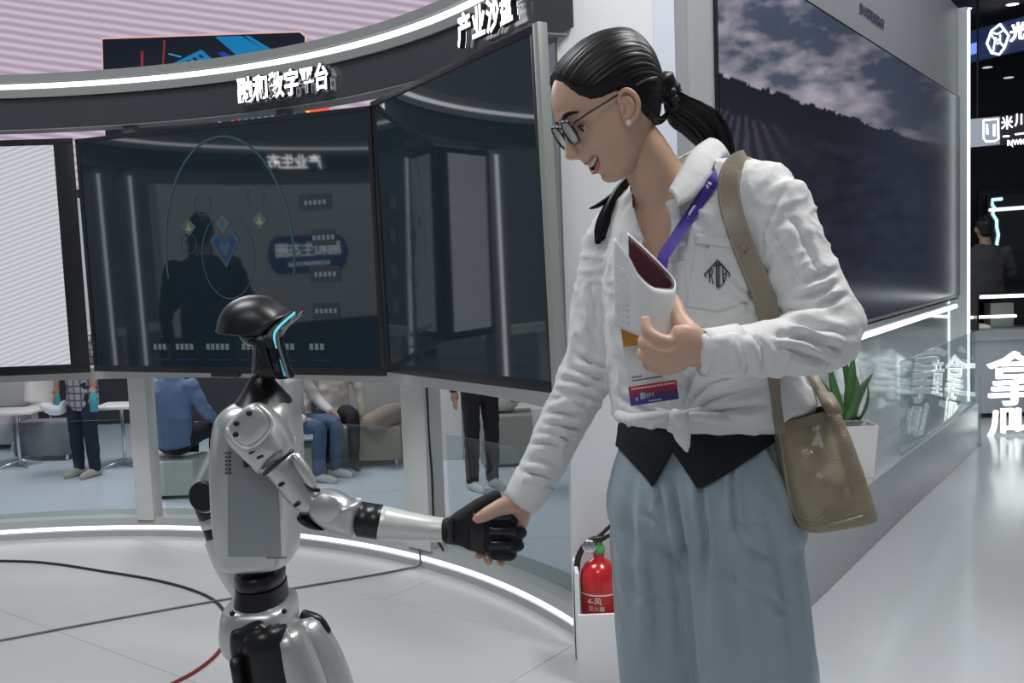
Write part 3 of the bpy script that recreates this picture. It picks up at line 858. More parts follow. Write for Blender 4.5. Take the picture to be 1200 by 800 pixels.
v, f = lathe([(0.02, 0), (0.058, 0.0), (0.062, 0.01), (0.062, zt_ - 0.085), (0.058, zt_ - 0.055), (0.045, zt_ - 0.035), (0.026, zt_ - 0.022), (0.018, zt_ - 0.016), (0.018, zt_ + 0.002)], (ex0, Yx, 0.014), seg=36)
cyl_ = make_obj('cylinder', v, f, red, exr, sharp=40)
def arc_label(z0, z1, a0, a1, mat, r=0.0626, nm='label_band'):
    V = []; Fc = []
    for i in range(17):
        a = math.radians(a0 + (a1 - a0) * i / 16)
        V += [Vector((ex0 + r * math.cos(a), Yx + r * math.sin(a), z)) for z in (z0, z1)]
    for i in range(16): Fc.append((2 * i, 2 * i + 2, 2 * i + 3, 2 * i + 1))
    return make_obj(nm, V, Fc, mat, cyl_, smooth=True)
zl = at(700, 690, Yx).z
wl = M('label_white', (0.8, 0.8, 0.8), 0.5); rl = M('label_red', (0.50, 0.02, 0.02), 0.4)
arc_label(0.16, zl, 195, 345, wl); arc_label(zl - 0.073, zl - 0.004, 197, 343, rl, 0.0629)
def label_text(s, z, size, a_mid=262):
    a = math.radians(a_mid)
    n = Vector((math.cos(a), math.sin(a), 0)); rt = Vector((-n.y, n.x, 0))
    text_obj('label_text', s, size, 0.0005, frame_m(Vector((ex0, Yx, z)) + n * 0.0640, rt, Vector((0, 0, 1)), n), wl, cyl_)
label_text('4-风', zl - 0.022, 0.026, 250); label_text('灭火器', zl - 0.046, 0.018, 255)
for k in range(4):
    a = math.radians(225 + 22 * k); n = Vector((math.cos(a), math.sin(a), 0)); rt = Vector((-n.y, n.x, 0))
    MB().box((0, 0, 0), (0.014, 0.016, 0.0006), rot=frame_m(Vector((ex0, Yx, zl - 0.090)) + n * 0.0632, rt, Vector((0, 0, 1)), n)).build('label_mark', black_plastic, cyl_, smooth=False)
zh = zt_ + 0.014
v, f = lathe([(0.018, 0), (0.021, 0.004), (0.021, 0.02), (0.014, 0.03), (0.012, 0.05)], (ex0, Yx, zh - 0.002), seg=20)
make_obj('valve', v, f, M('valve_green', (0.12, 0.42, 0.12), 0.4), exr)
v, f = lathe([(0.002, 0), (0.020, 0.0), (0.022, 0.004), (0.022, 0.012), (0.018, 0.014), (0.002, 0.014)], (ex0 - 0.03, Yx - 0.02, zh + 0.028), axis=(-0.2, -1, 0.1), seg=24)
make_obj('gauge', v, f, chrome, exr)
v, f = tube([(ex0 - 0.01, Yx, zh + 0.03), (ex0 + 0.05, Yx, zh + 0.06), (ex0 + 0.12, Yx, zh + 0.075)], [(0.006, 0.012)] * 3, seg=8)
make_obj('handle', v, f, black_plastic, exr)
v, f = tube([(ex0 + 0.0, Yx, zh + 0.05), (ex0 + 0.06, Yx, zh + 0.10), (ex0 + 0.12, Yx, zh + 0.12)], [(0.006, 0.012)] * 3, seg=8)
make_obj('trigger', v, f, black_plastic, exr)
v, f = tube([(ex0 + 0.02, Yx - 0.01, zh + 0.05), (ex0 - 0.03, Yx - 0.02, zh + 0.045), (ex0 - 0.066, Yx - 0.01, zh - 0.01), (ex0 - 0.074, Yx, zh - 0.10), (ex0 - 0.074, Yx, 0.05)], [0.009, 0.009, 0.010, 0.011, 0.012], seg=10)
make_obj('hose', v, f, black_plastic, exr)

# ------------------------------------------------------------------ neighbour booth at far right
dk = M('booth_dark', (0.016, 0.019, 0.026), 0.5)
ceil = MB().box((7.2, 11.4, 3.56), (9.4, 7.6, 0.08)).build('ceiling', M('ceiling_dark', (0.012, 0.014, 0.018), 0.7), smooth=False)
struct(ceil, 'dark ceiling over the neighbouring booth')
bw = MB().box((7.4, 12.1, 1.76), (9, 0.1, 3.52)).build('wall_far_right', dk, smooth=False)
struct(bw, 'dark back wall of the neighbouring booth')
for i in range(4):
    MB().box((5.0 + 1.24 * i, 12.03, 1.0), (1.23, 0.03, 1.95), bev=0.004).build('wall_panel', M('booth_panel', (0.030, 0.034, 0.042), 0.45), bw)
def downlight(px, py, label):
    p = onz(px, py, 3.515)
    r = thing('downlight', label, 'light', p, 'downlights in the dark ceiling')
    v, f = lathe([(0.05, 0.0), (0.062, -0.004), (0.066, 0.0), (0.062, 0.004)], p, seg=24); make_obj('trim_ring', v, f, M('trim_grey', (0.5, 0.5, 0.5), 0.4), r)
    v, f = lathe([(0.001, -0.002), (0.052, -0.002), (0.052, 0.002), (0.001, 0.002)], p, seg=24); make_obj('lens', v, f, M('lamp_warm', (1, 1, 1), 0.5, emis=(1.0, 0.95, 0.88), es=3.5, var=0), r)
downlight(1131.5, 10.5, 'round downlight in the dark ceiling nearest the tall light tube')
downlight(1186.5, 5, 'round downlight in the dark ceiling above the lit blue sign')
for (px, py, wh) in ((1157, 79, 'higher'), (1182, 91, 'lower')):
    p = at(px, py, 11.4)
    r = thing('downlight', wh + ' of two small dim downlights beneath the navy sign board', 'light', p, 'dim downlights below the sign board')
    v, f = lathe([(0.001, -0.004), (0.05, -0.004), (0.055, 0.0), (0.05, 0.004), (0.001, 0.004)], p, seg=20); make_obj('lens', v, f, M('lamp_dim', (1, 1, 1), 0.5, emis=(0.8, 0.82, 0.85), es=0.45, var=0), r)
    MB().box((p.x, p.y, (p.z + 3.52) / 2 + 0.004), (0.02, 0.02, 3.52 - p.z)).build('drop_rod', dk, r)
# blue sign board
def board(name, pL, pR, z0, z1, mat, label):
    d = (pR - pL); d.z = 0; L = d.length; d.normalize(); n = Vector((d.y, -d.x, 0))
    c = (pL + pR) / 2; c.z = (z0 + z1) / 2
    mt = frame_m(c, d, Vector((0, 0, 1)), n)
    r = thing(name, label, 'sign', (c.x, c.y, z0))
    MB().box((0, 0, -0.03), (L, z1 - z0, 0.06), rot=mt).build('board', mat, r, smooth=False)
    for k_ in (-.3, .3):
        q_ = mt @ Vector((k_ * L, (z1 - z0) / 2, -0.03)); v, f = tube([q_, Vector((q_.x, q_.y, 3.52))], .008, seg=8, n=1, cap=False); make_obj('hanger_rod', v, f, dk, r)
    def loc(px, py):
        dd = fwd * F_PX + RIGHT * (px - 600) - UP * (py - 400)
        inv = mt.inverted(); o = inv @ CAM; q = inv.to_3x3() @ dd
        t = -o.z / q.z; p = o + q * t
        return p.x, p.y
    return r, mt, loc
pL = at(1126, 60, 10.0); pR = at(1240, 30, 9.05)
r1, mt1, loc1 = board('sign_board', pL, pR, at(1126, 75, 10).z, at(1126, 39, 10).z, M('sign_navy', (0.012, 0.02, 0.06), 0.4, emis=(0.006, 0.014, 0.045), es=1.0), 'navy sign board with a lit hexagon emblem hung under the dark ceiling')
def on_board(r, mt, pts, mat, name, z=0.004):
    return make_obj(name, [mt @ Vector((x, y, z)) for x, y in pts], [tuple(range(len(pts)))], mat, r, smooth=False)
def stroke(r, mt, loc, pxs, w, mat, name, z=0.012):
    pts = [loc(*p) for p in pxs]
    v, f = tube([mt @ Vector((x, y, z)) for x, y in pts], w, seg=6, n=1)
    return make_obj(name, v, f, mat, r)
on_board(r1, mt1, [loc1(*p) for p in ((1130, 53), (1146, 49.5), (1146, 62), (1130, 67))], M('sign_blue_lit', (0, 0, 0), 0.5, emis=(0.16, 0.30, 0.95), es=0.9, var=0), 'lit_panel')
hexp = [(1173, 28.5), (1183, 42), (1178, 56), (1172, 64), (1163, 62), (1157.5, 51), (1163, 36), (1173, 28.5)]
stroke(r1, mt1, loc1, hexp, 0.011, led_letter, 'emblem_outline')
stroke(r1, mt1, loc1, [(1163, 38), (1170, 40), (1176, 36)], 0.008, led_letter, 'emblem_stroke')
stroke(r1, mt1, loc1, [(1163, 41), (1167, 47), (1165, 60)], 0.008, led_letter, 'emblem_stroke')
stroke(r1, mt1, loc1, [(1173, 41), (1173, 50), (1178, 55)], 0.008, led_letter, 'emblem_stroke')
stroke(r1, mt1, loc1, [(1168, 44), (1170, 52), (1173, 50), (1171, 46)], 0.006, led_letter, 'emblem_stroke')
x_, y_ = loc1(1194, 38.5)
text_obj('letter', '光', 0.17, 0.01, mt1 @ Matrix.Translation((x_, y_, 0.012)), led_letter, r1, offset=0.002, sx=1.0)
# grey lit sign
pL = at(1122, 150, 9.0); pR = at(1240, 140, 8.5)
r2, mt2, loc2 = board('sign_board', pL, pR, at(1126, 174, 9).z, at(1126, 141, 9).z, M('sign_dark', (0.010, 0.011, 0.018), 0.35), 'dark sign board with a pale square emblem and small lettering')
on_board(r2, mt2, [loc2(*p) for p in ((1126, 140.5), (1172, 136.5), (1172, 169), (1126, 174))], M('sign_grey_lit', (0, 0, 0), 0.5, emis=(0.22, 0.25, 0.30), es=1.0, var=0), 'lit_panel')
stroke(r2, mt2, loc2, [(1153, 141), (1170, 139.5), (1170.5, 163), (1166, 165.5), (1156, 166), (1153, 162), (1153, 141)], 0.008, led_letter, 'emblem_outline')
stroke(r2, mt2, loc2, [(1157, 146), (1157.5, 157)], 0.009, led_letter, 'emblem_stroke')
stroke(r2, mt2, loc2, [(1165.5, 146), (1165.5, 159)], 0.011, led_letter, 'emblem_stroke')
for (ch, px, py, sz, sx) in (('米', 1180.5, 145, 0.12, 0.8), ('川', 1197, 141, 0.12, 0.9), ('R(WM', 1191, 167, 0.065, 0.8)):
    x_, y_ = loc2(px, py)
    text_obj('letter', ch, sz, 0.006, mt2 @ Matrix.Translation((x_, y_, 0.010)), led_letter, r2, offset=0.001, sx=sx)
stroke(r2, mt2, loc2, [(1176, 160), (1183, 159.5)], 0.007, led_letter, 'rule'); stroke(r2, mt2, loc2, [(1190, 157.5), (1206, 155.5)], 0.007, led_letter, 'rule')
# counter
Yc = 7.62
xc0 = at(1139, 450, Yc).x + 0.02
ctr = thing('counter', 'pale grey counter under the glass case in the neighbouring booth', 'counter', (xc0 + 1.5, Yc, 0))
ctop = at(1160, 388, Yc).z; cslab = at(1160, 399, Yc).z
MB().box((xc0 + 1.5, Yc + 0.33, 0.04 + (cslab - 0.04) / 2), (3.0, 0.6, cslab - 0.04)).build('body', M('counter_grey', (0.36, 0.38, 0.42), 0.4), ctr, smooth=False)
MB().box((xc0 + 1.5, Yc + 0.33, (ctop + cslab) / 2), (3.04, 0.66, ctop - cslab), bev=0.004).build('worktop', M('worktop_grey', (0.30, 0.32, 0.33), 0.35), ctr)
MB().box((xc0 + 1.5, Yc + 0.36, 0.02), (2.98, 0.56, 0.04)).build('toe_kick', black_plastic, ctr, smooth=False)
case = thing('display_case', 'dark glass display case with two light bars on the counter', 'display case', (xc0 + 1.5, Yc, ctop))
zc1 = at(1160, 345, Yc + 0.1).z
MB().box((xc0 + 1.5, Yc + 0.55, (ctop + zc1) / 2), (2.9, 0.02, zc1 - ctop)).build('back_panel', black_gloss, case, smooth=False)
MB().box((xc0 + 1.5, Yc + 0.3, zc1 - 0.008), (2.9, 0.5, 0.014)).build('top_panel', black_gloss, case, smooth=False)
MB().box((xc0 + 0.05, Yc + 0.3, (ctop + zc1) / 2), (0.014, 0.5, zc1 - ctop - 0.016)).build('side_panel', black_gloss, case, smooth=False)
zb = at(1160, 347.5, Yc + 0.05).z
MB().box((at(1148, 347, Yc + 0.05).x + 1.0, Yc + 0.05, zb), (2.0, 0.02, 0.026), bev=0.006).build('light_bar', led_cool, case)
zb = at(1160, 371, Yc + 0.12).z
xa_, xb_ = at(1142, 371, Yc + 0.12).x, at(1191, 371, Yc + 0.12).x
MB().box(((xa_ + xb_) / 2, Yc + 0.12, zb), (xb_ - xa_, 0.02, 0.022), bev=0.006).build('light_bar', led_cool, case)
MB().box((at(1133, 371, Yc + 0.12).x + 0.04, Yc + 0.12, zb), (0.05, 0.02, 0.022), bev=0.006).build('light_bar', led_cool, case)
xa_, xb_ = at(1161, 380, Yc + 0.3).x, at(1188, 380, Yc + 0.3).x
hb = at(1170, 355, Yc + 0.3).z - ctop
bx_ = MB().box(((xa_ + xb_) / 2, Yc + 0.36, ctop + hb / 2 + 0.001), (xb_ - xa_, 0.12, hb), bev=0.003).build('carton', M('carton_pale', (0.42, 0.45, 0.42), 0.6))
tag(bx_, 'pale green carton standing inside the dark display case', 'carton')
v, f = lathe([(0.01, 0), (0.075, 0.0), (0.08, 0.01), (0.07, 0.03), (0.02, 0.045), (0.001, 0.046)], (at(1134, 385, Yc + 0.2).x + 0.10, Yc + 0.2, ctop + 0.001), seg=24)
tag(make_obj('saucer_stack', v, f, M('stack_cream', (0.6, 0.58, 0.5), 0.5)), 'small cream stack of dishes on the counter beside the light tube', 'dish')
# free standing lit characters in front of the counter
Yl = 6.95
big = thing('standing_letters', 'big glowing white characters standing before the pale counter', 'sign', (at(1185, 500, Yl).x, Yl, 0))
frl = lambda px, py: frame_m(at(px, py, Yl), Vector((1, 0, 0)), Vector((0, 0, 1)), Vector((0, -1, 0)))
led_big = M('big_letter_lit', (1, 1, 1), 0.4, emis=(0.94, 1.0, 1.0), es=0.95, var=0)
text_obj('letter', '拿', 0.40, 0.02, frl(1189, 449), led_big, big, offset=0.003)
text_obj('letter', '叫', 0.25, 0.02, frl(1191, 497), led_big, big, offset=0.002)
v, f = tube([at(1167, 482, Yl), at(1165, 500, Yl), at(1160, 511, Yl)], 0.02, seg=8); make_obj('letter', v, f, led_big, big)
text_obj('letter', '童', 0.40, 0.02, frl(1262, 449), led_big, big, offset=0.003)
# dark wall screen with a jagged cyan line
sc_ = thing('wall_screen', 'black wall screen with a jagged cyan line', 'screen', (at(1180, 300, 11.8).x, 11.8, 1.0))
ms_ = lambda px, py: at(px, py, 11.75)
a_, b_ = ms_(1158, 330), ms_(1230, 226)
MB().box(((a_.x + b_.x) / 2, 11.8, (a_.z + b_.z) / 2), (b_.x - a_.x, 0.06, b_.z - a_.z), bev=0.004).build('screen', black_gloss, sc_)
cy_ = M('line_cyan', (0, 0, 0), 0.5, emis=(0.55, 0.95, 0.95), es=0.9, var=0)
v, f = tube([ms_(*p) for p in ((1174, 233), (1163, 234), (1163, 240), (1167, 245), (1163, 250), (1168, 258), (1168, 266), (1170, 275), (1168, 287))], 0.02, seg=6, n=1); make_obj('line', v, f, cy_, sc_)
v, f = tube([ms_(1160, 246), ms_(1215, 242)], 0.022, seg=6, n=1); make_obj('line', v, f, M('line_white', (0, 0, 0), 0.5, emis=(0.8, 0.85, 0.85), es=0.9, var=0), sc_)
# ------------------------------------------------------------------ floor cables
cab = M('cable_black', (0.02, 0.02, 0.022), 0.5); cabg = M('cable_grey', (0.13, 0.15, 0.16), 0.5); cabr = M('cable_red', (0.22, 0.02, 0.03), 0.5)
def cable(name, pts, r, mat, label, parent=None):
    v, f = tube(pts, r, seg=8, n=6); o = make_obj(name, v, f, mat, parent)
    if parent is None: tag(o, label, 'cable')
    return o
gz = lambda px, py: onz(px, py, 0.011)
c1 = thing('floor_cable', 'black cable curving over the white floor with a red run behind the robot', 'cable', gz(100, 667))
cable('cable_run', [gz(-420, 664), gz(-200, 655), gz(0, 657), (gz(60, 660)), gz(120, 669), gz(180, 679), gz(225, 691), gz(252, 704), gz(266, 722), gz(268, 738)], 0.0065, cab, '', c1)
cable('cable_run', [gz(268, 738), gz(264, 752), gz(250, 770), gz(228, 787), gz(200, 802), gz(150, 830)], 0.0065, cabr, '', c1)
pk = pol(ang_px(494, 662, 2.77), 2.764)
pq = pol(ang_px(494, 662, 2.77), 2.755)
cable('floor_cable', [gz(-480, 838), gz(-200, 785), gz(0, 750), gz(90, 733), gz(240, 706), gz(350, 688), gz(440, 673), Vector((pq.x - 0.06, pq.y - 0.01, 0.011)), Vector((pq.x, pq.y, 0.02)), Vector((pk.x, pk.y, 0.06)), pol(ang_px(496, 640, 2.8), 2.775, 0.112),
     pol(ang_px(497, 640, 2.8), 2.80, 0.116)], 0.0045, cabg, 'grey cable lying straight across the white floor to the kerb')
e_ = ang_px(506, 520, 2.76)
cable('post_cable', [pol(e_ - 0.2, 2.79, 0.104), pol(e_, 2.755, 0.2), pol(e_ + 0.05, 2.755, 0.45), pol(e_ + 0.25, 2.757, 0.60), pol(e_ + 0.3, 2.757, 0.835)], 0.005, cab, 'thin black cable running up the wide white post')
# ================================================================== humanoid robot
silver = M('robot_silver', (0.56, 0.58, 0.57), 0.33, metal=0.72, var=0.03)
silver2 = M('robot_side_grey', (0.30, 0.32, 0.33), 0.40, metal=0.45, var=0.04)
rb_black = M('robot_black', (0.010, 0.010, 0.012), 0.30, var=0.05)
rb_gloss = M('robot_helmet_black', (0.007, 0.007, 0.008), 0.36, var=0.02)
glove_m = M('glove_black', (0.010, 0.010, 0.012), 0.75, var=0.2, nscale=60, bump=0.25, bscale=220)
cyan_led = M('cyan_led', (0, 0.2, 0.25), 0.4, emis=(0.10, 0.50, 0.62), es=1.0, var=0)
YR = 2.0
rob = thing('humanoid_robot', 'silver humanoid robot with black helmet head shaking hands', 'robot', (at(310, 600, YR).x, YR, 0))
def rows_loft(rows, power=3.5, seg=40, n=3):
    """rows: (y_px, xl_px, xr_px, Y, half_depth) -> closed loft of horizontal sections"""
    rr = cr([r for r in rows], n)
    V = []; Fc = []
    for r in rr:
        y, xl, xr, Y, hd = r
        a = at(xl, y, Y); b = at(xr, y, Y); c = (a + b) / 2; w = (b.x - a.x) / 2
        for k in range(seg):
            th = 2 * math.pi * k / seg
            cx, sx = math.cos(th), math.sin(th)
            cx = math.copysign(abs(cx) ** (2 / power), cx); sx = math.copysign(abs(sx) ** (2 / power), sx)
            V.append(Vector((c.x + w * cx, c.y + hd * sx, c.z)))
    m = len(rr)
    for i in range(m - 1):
        for k in range(seg):
            k2 = (k + 1) % seg; Fc.append((i * seg + k, i * seg + k2, (i + 1) * seg + k2, (i + 1) * seg + k))
    Fc.append(tuple(range(seg))); Fc.append(tuple(range((m - 1) * seg, m * seg)))
    return V, Fc
def pillow(outline, Y, hd, pivot, layers=14, e=0.55, smooth=5, flat=None):
    """outline in px at depth Y grown to a rounded solid about the plane; scale = cos^e"""
    pts = [at(x, y, Y) for x, y in (smooth_poly(outline, smooth) if smooth else outline)]
    pv = at(pivot[0], pivot[1], Y); n = len(pts)
    V = []; Fc = []
    for j in range(layers + 1):
        th = (j / layers - 0.5) * math.pi * 0.985
        s = max(math.cos(th), 0.0) ** e
        for p in pts:
            q = pv + (p - pv) * s
            V.append(Vector((q.x, Y + hd * math.sin(th), q.z)))
    for j in range(layers):
        for k in range(n):
            k2 = (k + 1) % n; Fc.append((j * n + k, j * n + k2, (j + 1) * n + k2, (j + 1) * n + k))
    Fc.append(tuple(range(n))); Fc.append(tuple(range(layers * n, layers * n + n)))
    return V, Fc
def plate_px(outline, Y, t, bev=0.002, smooth=0):
    """flat plate lying in the plane y = Y, outline in px"""
    pts = smooth_poly(outline, smooth) if smooth else outline
    P = [at(x, y, Y) for x, y in pts]
    mt = Matrix(((1, 0, 0, 0), (0, 0, -1, Y), (0, 1, 0, 0), (0, 0, 0, 1)))
    return prism([(p.x, p.z) for p in P], mt, t, bev)
def T(pts, radii, **k): return tube([at(*p) for p in pts], radii, **k)

# torso
v, f = rows_loft([(466, 288, 330, YR, .035), (470, 276, 338, YR, .075), (479, 264, 344, YR, .096), (496, 257, 349, YR, .108), (540, 254, 351, YR, .112),
                  (600, 256, 350, YR, .108), (640, 261, 347, YR, .100), (651, 263, 345, YR, .098), (655.5, 268, 341, YR, .090)])
torso = make_obj('torso', v, f, silver, rob, sharp=60)
v, f = plate_px([(268, 505), (290, 520), (318, 556), (327, 575), (330, 651), (268, 651)], YR - 0.104, 0.009, 0.002)
sp = make_obj('side_panel', v, f, silver2, rob, sharp=40)
for i in range(6):
    for j in range(2):
        x0, y0 = 264.2 + 4.3 * j, 529 + 4.7 * i
        v, f = plate_px([(x0, y0 + 1), (x0 + 2.6, y0), (x0 + 2.6, y0 + 1.6), (x0, y0 + 2.6)], YR - 0.1115, 0.004, 0)
        make_obj('vent_slot', v, f, rb_black, sp, smooth=False)
v, f = plate_px([(286, 539), (292.5, 538), (293, 546.5), (286.5, 547)], YR - 0.1115, 0.004, 0); make_obj('port', v, f, rb_black, sp, smooth=False)
v, f = plate_px([(272, 651.5), (336, 651.5), (336, 654), (272, 654)], YR - 0.094, 0.004, 0.001); make_obj('lower_seam', v, f, grey_plastic, rob)
v, f = T([(292, 474, YR - .02), (292, 463, YR - .02), (296, 458.5, YR - .02), (301, 462, YR - .02), (302, 474, YR - .02)], 0.0035, seg=8); make_obj('lifting_ring', v, f, chrome, rob)
def screw(px, py, Y, par):
    c = at(px, py, Y); d = (CAM - c).normalized()
    v, f = lathe([(0.0002, 0.002), (0.0045, 0.002), (0.0055, 0.0), (0.0055, -0.004)], c, axis=d, seg=10)
    make_obj('screw', v, f, rb_black, par)
# collar, neck
v, f = rows_loft([(437, 297, 317, YR, .028), (447, 291, 322, YR, .036), (458, 285, 330, YR, .055), (467, 279, 337, YR, .074), (473, 274, 341, YR, .086)], power=2.4)
make_obj('collar', v, f, rb_gloss, rob)
# head
dome = [(256.5, 383), (258, 374), (263.5, 362), (272, 353.5), (285, 347.3), (300, 345.3), (315, 347.2), (328, 353.5), (338, 361), (346, 366), (338, 374), (329, 382), (321, 391), (305, 391.5), (280, 390.5), (257, 388)]
v, f = pillow(dome, YR, 0.078, (300, 389), layers=20, e=0.62, smooth=4)
helmet = make_obj('helmet', v, f, rb_gloss, rob)
v, f = T([(256.5, 386.5, YR - .02), (264, 387.6, YR - .058), (284, 389.6, YR - .074)], 0.0035, seg=8); make_obj('helmet_trim', v, f, silver2, helmet)
cheek = [(303, 384), (322, 387), (322, 402), (327, 421), (334, 441), (326, 441.5), (312, 441), (316, 421), (309, 402)]
v, f = pillow(cheek, YR, 0.070, (318, 412), layers=12, e=0.18, smooth=3)
make_obj('face_shell', v, f, rb_gloss, rob)
# visor bulging forward between the two light lines
line = [(345.5, 366), (337, 373.5), (328, 381.5), (322, 390), (321.5, 398), (324, 408), (328, 421), (331.5, 433), (334, 440)]
lp = cr(line, 4)
V = []; Fc = []; nx = 12
for (x, y) in lp:
    for j in range(nx + 1):
        s = j / nx * 2 - 1
        p = at(x, y, YR); k = 1 - s * s
        V.append(Vector((p.x + 0.016 * k, YR + 0.066 * s, p.z - 0.004 * k)))
for i in range(len(lp) - 1):
    for j in range(nx): Fc.append((i * (nx + 1) + j, i * (nx + 1) + j + 1, (i + 1) * (nx + 1) + j + 1, (i + 1) * (nx + 1) + j))
visor = make_obj('visor', V, Fc, black_gloss, rob)
for s in (-1, 1):
    yy = YR + s * 0.067
    v, f = tube([at(x, y, yy) for x, y in line[:6]], [0.0020, 0.0022, 0.0024, 0.0022, 0.0018, 0.0012], seg=8); make_obj('light_line', v, f, cyan_led, visor)
    v, f = tube([at(x, y, yy) for x, y in line[6:]], [0.001, 0.0018, 0.0026], seg=8); make_obj('light_line', v, f, M('cyan_dim', (0, .1, .12), 0.4, emis=(0.05, 0.30, 0.36), es=0.7, var=0), visor)
v, f = T([(330, 385, YR - .05), (336, 381, YR - .045), (341, 376, YR - .04)], 0.004, seg=8); make_obj('visor_glint', v, f, silver2, visor)  # small reflection on the visor, built as a pale bar
# ear glass and neck tube
v, f = pillow([(282, 391), (295, 391.5), (308, 391.5), (306, 399), (298, 404.5), (290, 403), (285, 398)], YR - .03, 0.032, (296, 395), layers=10, e=0.4, smooth=4)
make_obj('ear_glass', v, f, M('ear_teal', (0.05, 0.10, 0.10), 0.12, coat=0.8), rob)
v, f = pillow([(291, 399.5), (297, 395), (303, 398), (300, 403), (294, 403.5)], YR - .045, 0.022, (297, 400), layers=8, e=0.5, smooth=4); make_obj('ear_lens', v, f, black_gloss, rob)
v, f = rows_loft([(385, 297, 318, YR, .030), (415, 297, 319, YR, .034), (440, 295, 318, YR, .032)], power=2.0); make_obj('neck', v, f, M('neck_smoky', (0.02, 0.025, 0.035), 0.15, coat=0.4), rob)

# near (right) arm reaching forward
YA = 1.87
v, f = pillow([(266, 501), (276, 487), (291, 474.5), (304, 473), (319, 482), (334, 500), (345, 527), (327, 541), (311, 555), (298, 543), (284, 530), (272, 517)], YA + 0.015, 0.062, (305, 513), layers=16, e=0.40, smooth=4)
sh = make_obj('shoulder', v, f, silver, rob)
v, f = pillow([(268, 500), (290, 477), (302, 475.5), (316, 488), (317.5, 500), (305, 516), (290, 523), (279, 517)], YA - 0.048, 0.010, (293, 500), layers=8, e=0.22, smooth=4)
cap = make_obj('shoulder_cap', v, f, silver, rob)
v, f = T([(304, 475, YA - .050), (317.5, 488.5, YA - .052), (318.5, 500, YA - .053), (305, 517.5, YA - .053), (290, 524.5, YA - .053), (278, 519, YA - .052), (266, 502, YA - .045)], 0.0032, seg=8)
make_obj('cap_rim', v, f, M('robot_rim', (0.75, 0.76, 0.74), 0.3, metal=0.3), rob)
for q in ((292, 484), (277, 496), (276, 509)): screw(q[0], q[1], YA - .059, cap)
for q in ((296, 529.5), (305, 535)):
    v, f = T([(q[0] - 3, q[1] + 1.3, YA - .044), (q[0] + 3, q[1] - 1.3, YA - .044)], 0.0036, seg=8); make_obj('slot', v, f, rb_black, sh)
v, f = T([(310.5, 554.5, YA - .035), (326, 541.5, YA - .054), (342.5, 528, YA - .035)], [(0.004, 0.006)] * 3, seg=8); make_obj('arm_joint_band', v, f, rb_black, rob)
v, f = T([(327, 541, YA), (340, 558, YA), (352, 576, YA), (366, 592, YA)], [0.0345, 0.033, 0.030, 0.027], seg=28, n=4)
ua = make_obj('upper_arm', v, f, silver, rob)
v, f = T([(345, 534, YA - .02), (357, 552, YA - .02), (366, 570, YA - .015)], [0.010, 0.012, 0.010], seg=12); make_obj('arm_ridge', v, f, silver, ua)
for q in ((330, 567), (348, 591)):
    v, f = T([(q[0] - 2.5, q[1] + 1.5, YA - .031), (q[0] + 2.5, q[1] - 1.5, YA - .031)], 0.0038, seg=8); make_obj('slot', v, f, rb_black, ua)
v, f = T([(358, 559, YA - .022), (360, 567, YA - .022), (366, 573, YA - .022), (374, 574, YA - .02)], 0.0042, seg=8); make_obj('elbow_gap', v, f, rb_black, rob)
v, f = pillow([(349, 603), (360, 605), (374, 613), (383, 619), (366, 616), (353, 609)], YA, 0.03, (364, 610), layers=8, e=0.3, smooth=3); make_obj('elbow_inner', v, f, rb_black, rob)
v, f = pillow([(361, 590), (368, 578), (384, 572.5), (400, 577), (411, 584), (423, 587.5), (421, 608), (419, 628.5), (402, 626), (384, 620), (370, 611), (362, 601)], YA - 0.004, 0.036, (392, 600), layers=16, e=0.5, smooth=4)
fa = make_obj('elbow', v, f, silver, rob)
c = at(381, 596, YA - .040)
v, f = lathe([(0.0001, 0.0015), (0.026, 0.0015), (0.0275, 0.0), (0.0275, -0.006)], c, axis=(0, -1, 0.05), seg=30); make_obj('elbow_disc', v, f, silver, fa)
v, f = T([(418, 586, YA), (422, 586.5, YA)], 0.006, seg=10); make_obj('bump', v, f, M('robot_rim'), fa)
for (x0, x1, r) in ((420.5, 432, .0335), (433.5, 445, .0335), (431.5, 434, .031)):
    v, f = T([(x0 + .8, 608.2 + (x0 - 421) * .15, YA), (x1 + .8, 608.2 + (x1 - 421) * .15, YA)], [r, r], seg=28, n=1); make_obj('wrist_band', v, f, rb_black, rob, sharp=40)
v, f = T([(445.5, 612, YA), (470, 615.5, YA), (500, 619, YA), (523, 621, YA - .002)], [0.0335, 0.0295, 0.025, 0.0225], seg=28, n=4); make_obj('forearm', v, f, M('robot_forearm', (0.68, 0.69, 0.66), 0.34, metal=0.35), rob)

# gloved hand: palm, knuckle guards, thumb up, four fingers closed around the other hand
YH = 1.862
sh_ = []
sh_.append(T([(521, 622, YH), (532, 621, YH), (545, 619, YH), (562, 620, YH - .004), (580, 622, YH - .008), (592, 623, YH - .008)],
             [(0.024, 0.020), (0.029, 0.021), (0.040, 0.021), (0.045, 0.020), (0.045, 0.018), (0.041, 0.017)], seg=24, ref=(0, 0, 1)))
sh_.append(T([(536, 612, YH - .004), (552, 600, YH - .002), (566, 590, YH), (580, 582, YH + .002), (584, 580.5, YH + .002)], [0.017, 0.0165, 0.0145, 0.0125, 0.0115], seg=16))
fing = [[(585, 607, YH - .012), (599, 607, YH - .012), (607, 606, YH + .004), (604, 605, YH + .03), (590, 606, YH + .045)],
        [(588, 623, YH - .014), (603, 624, YH - .016), (611, 624, YH + .002), (607, 624, YH + .03), (592, 623, YH + .045)],
        [(585, 638, YH - .012), (600, 639, YH - .014), (608, 639, YH + .002), (603, 638, YH + .03), (590, 637, YH + .044)],
        [(578, 649, YH - .008), (592, 650, YH - .010), (599, 650, YH + .004), (595, 648, YH + .03), (584, 646, YH + .040)]]
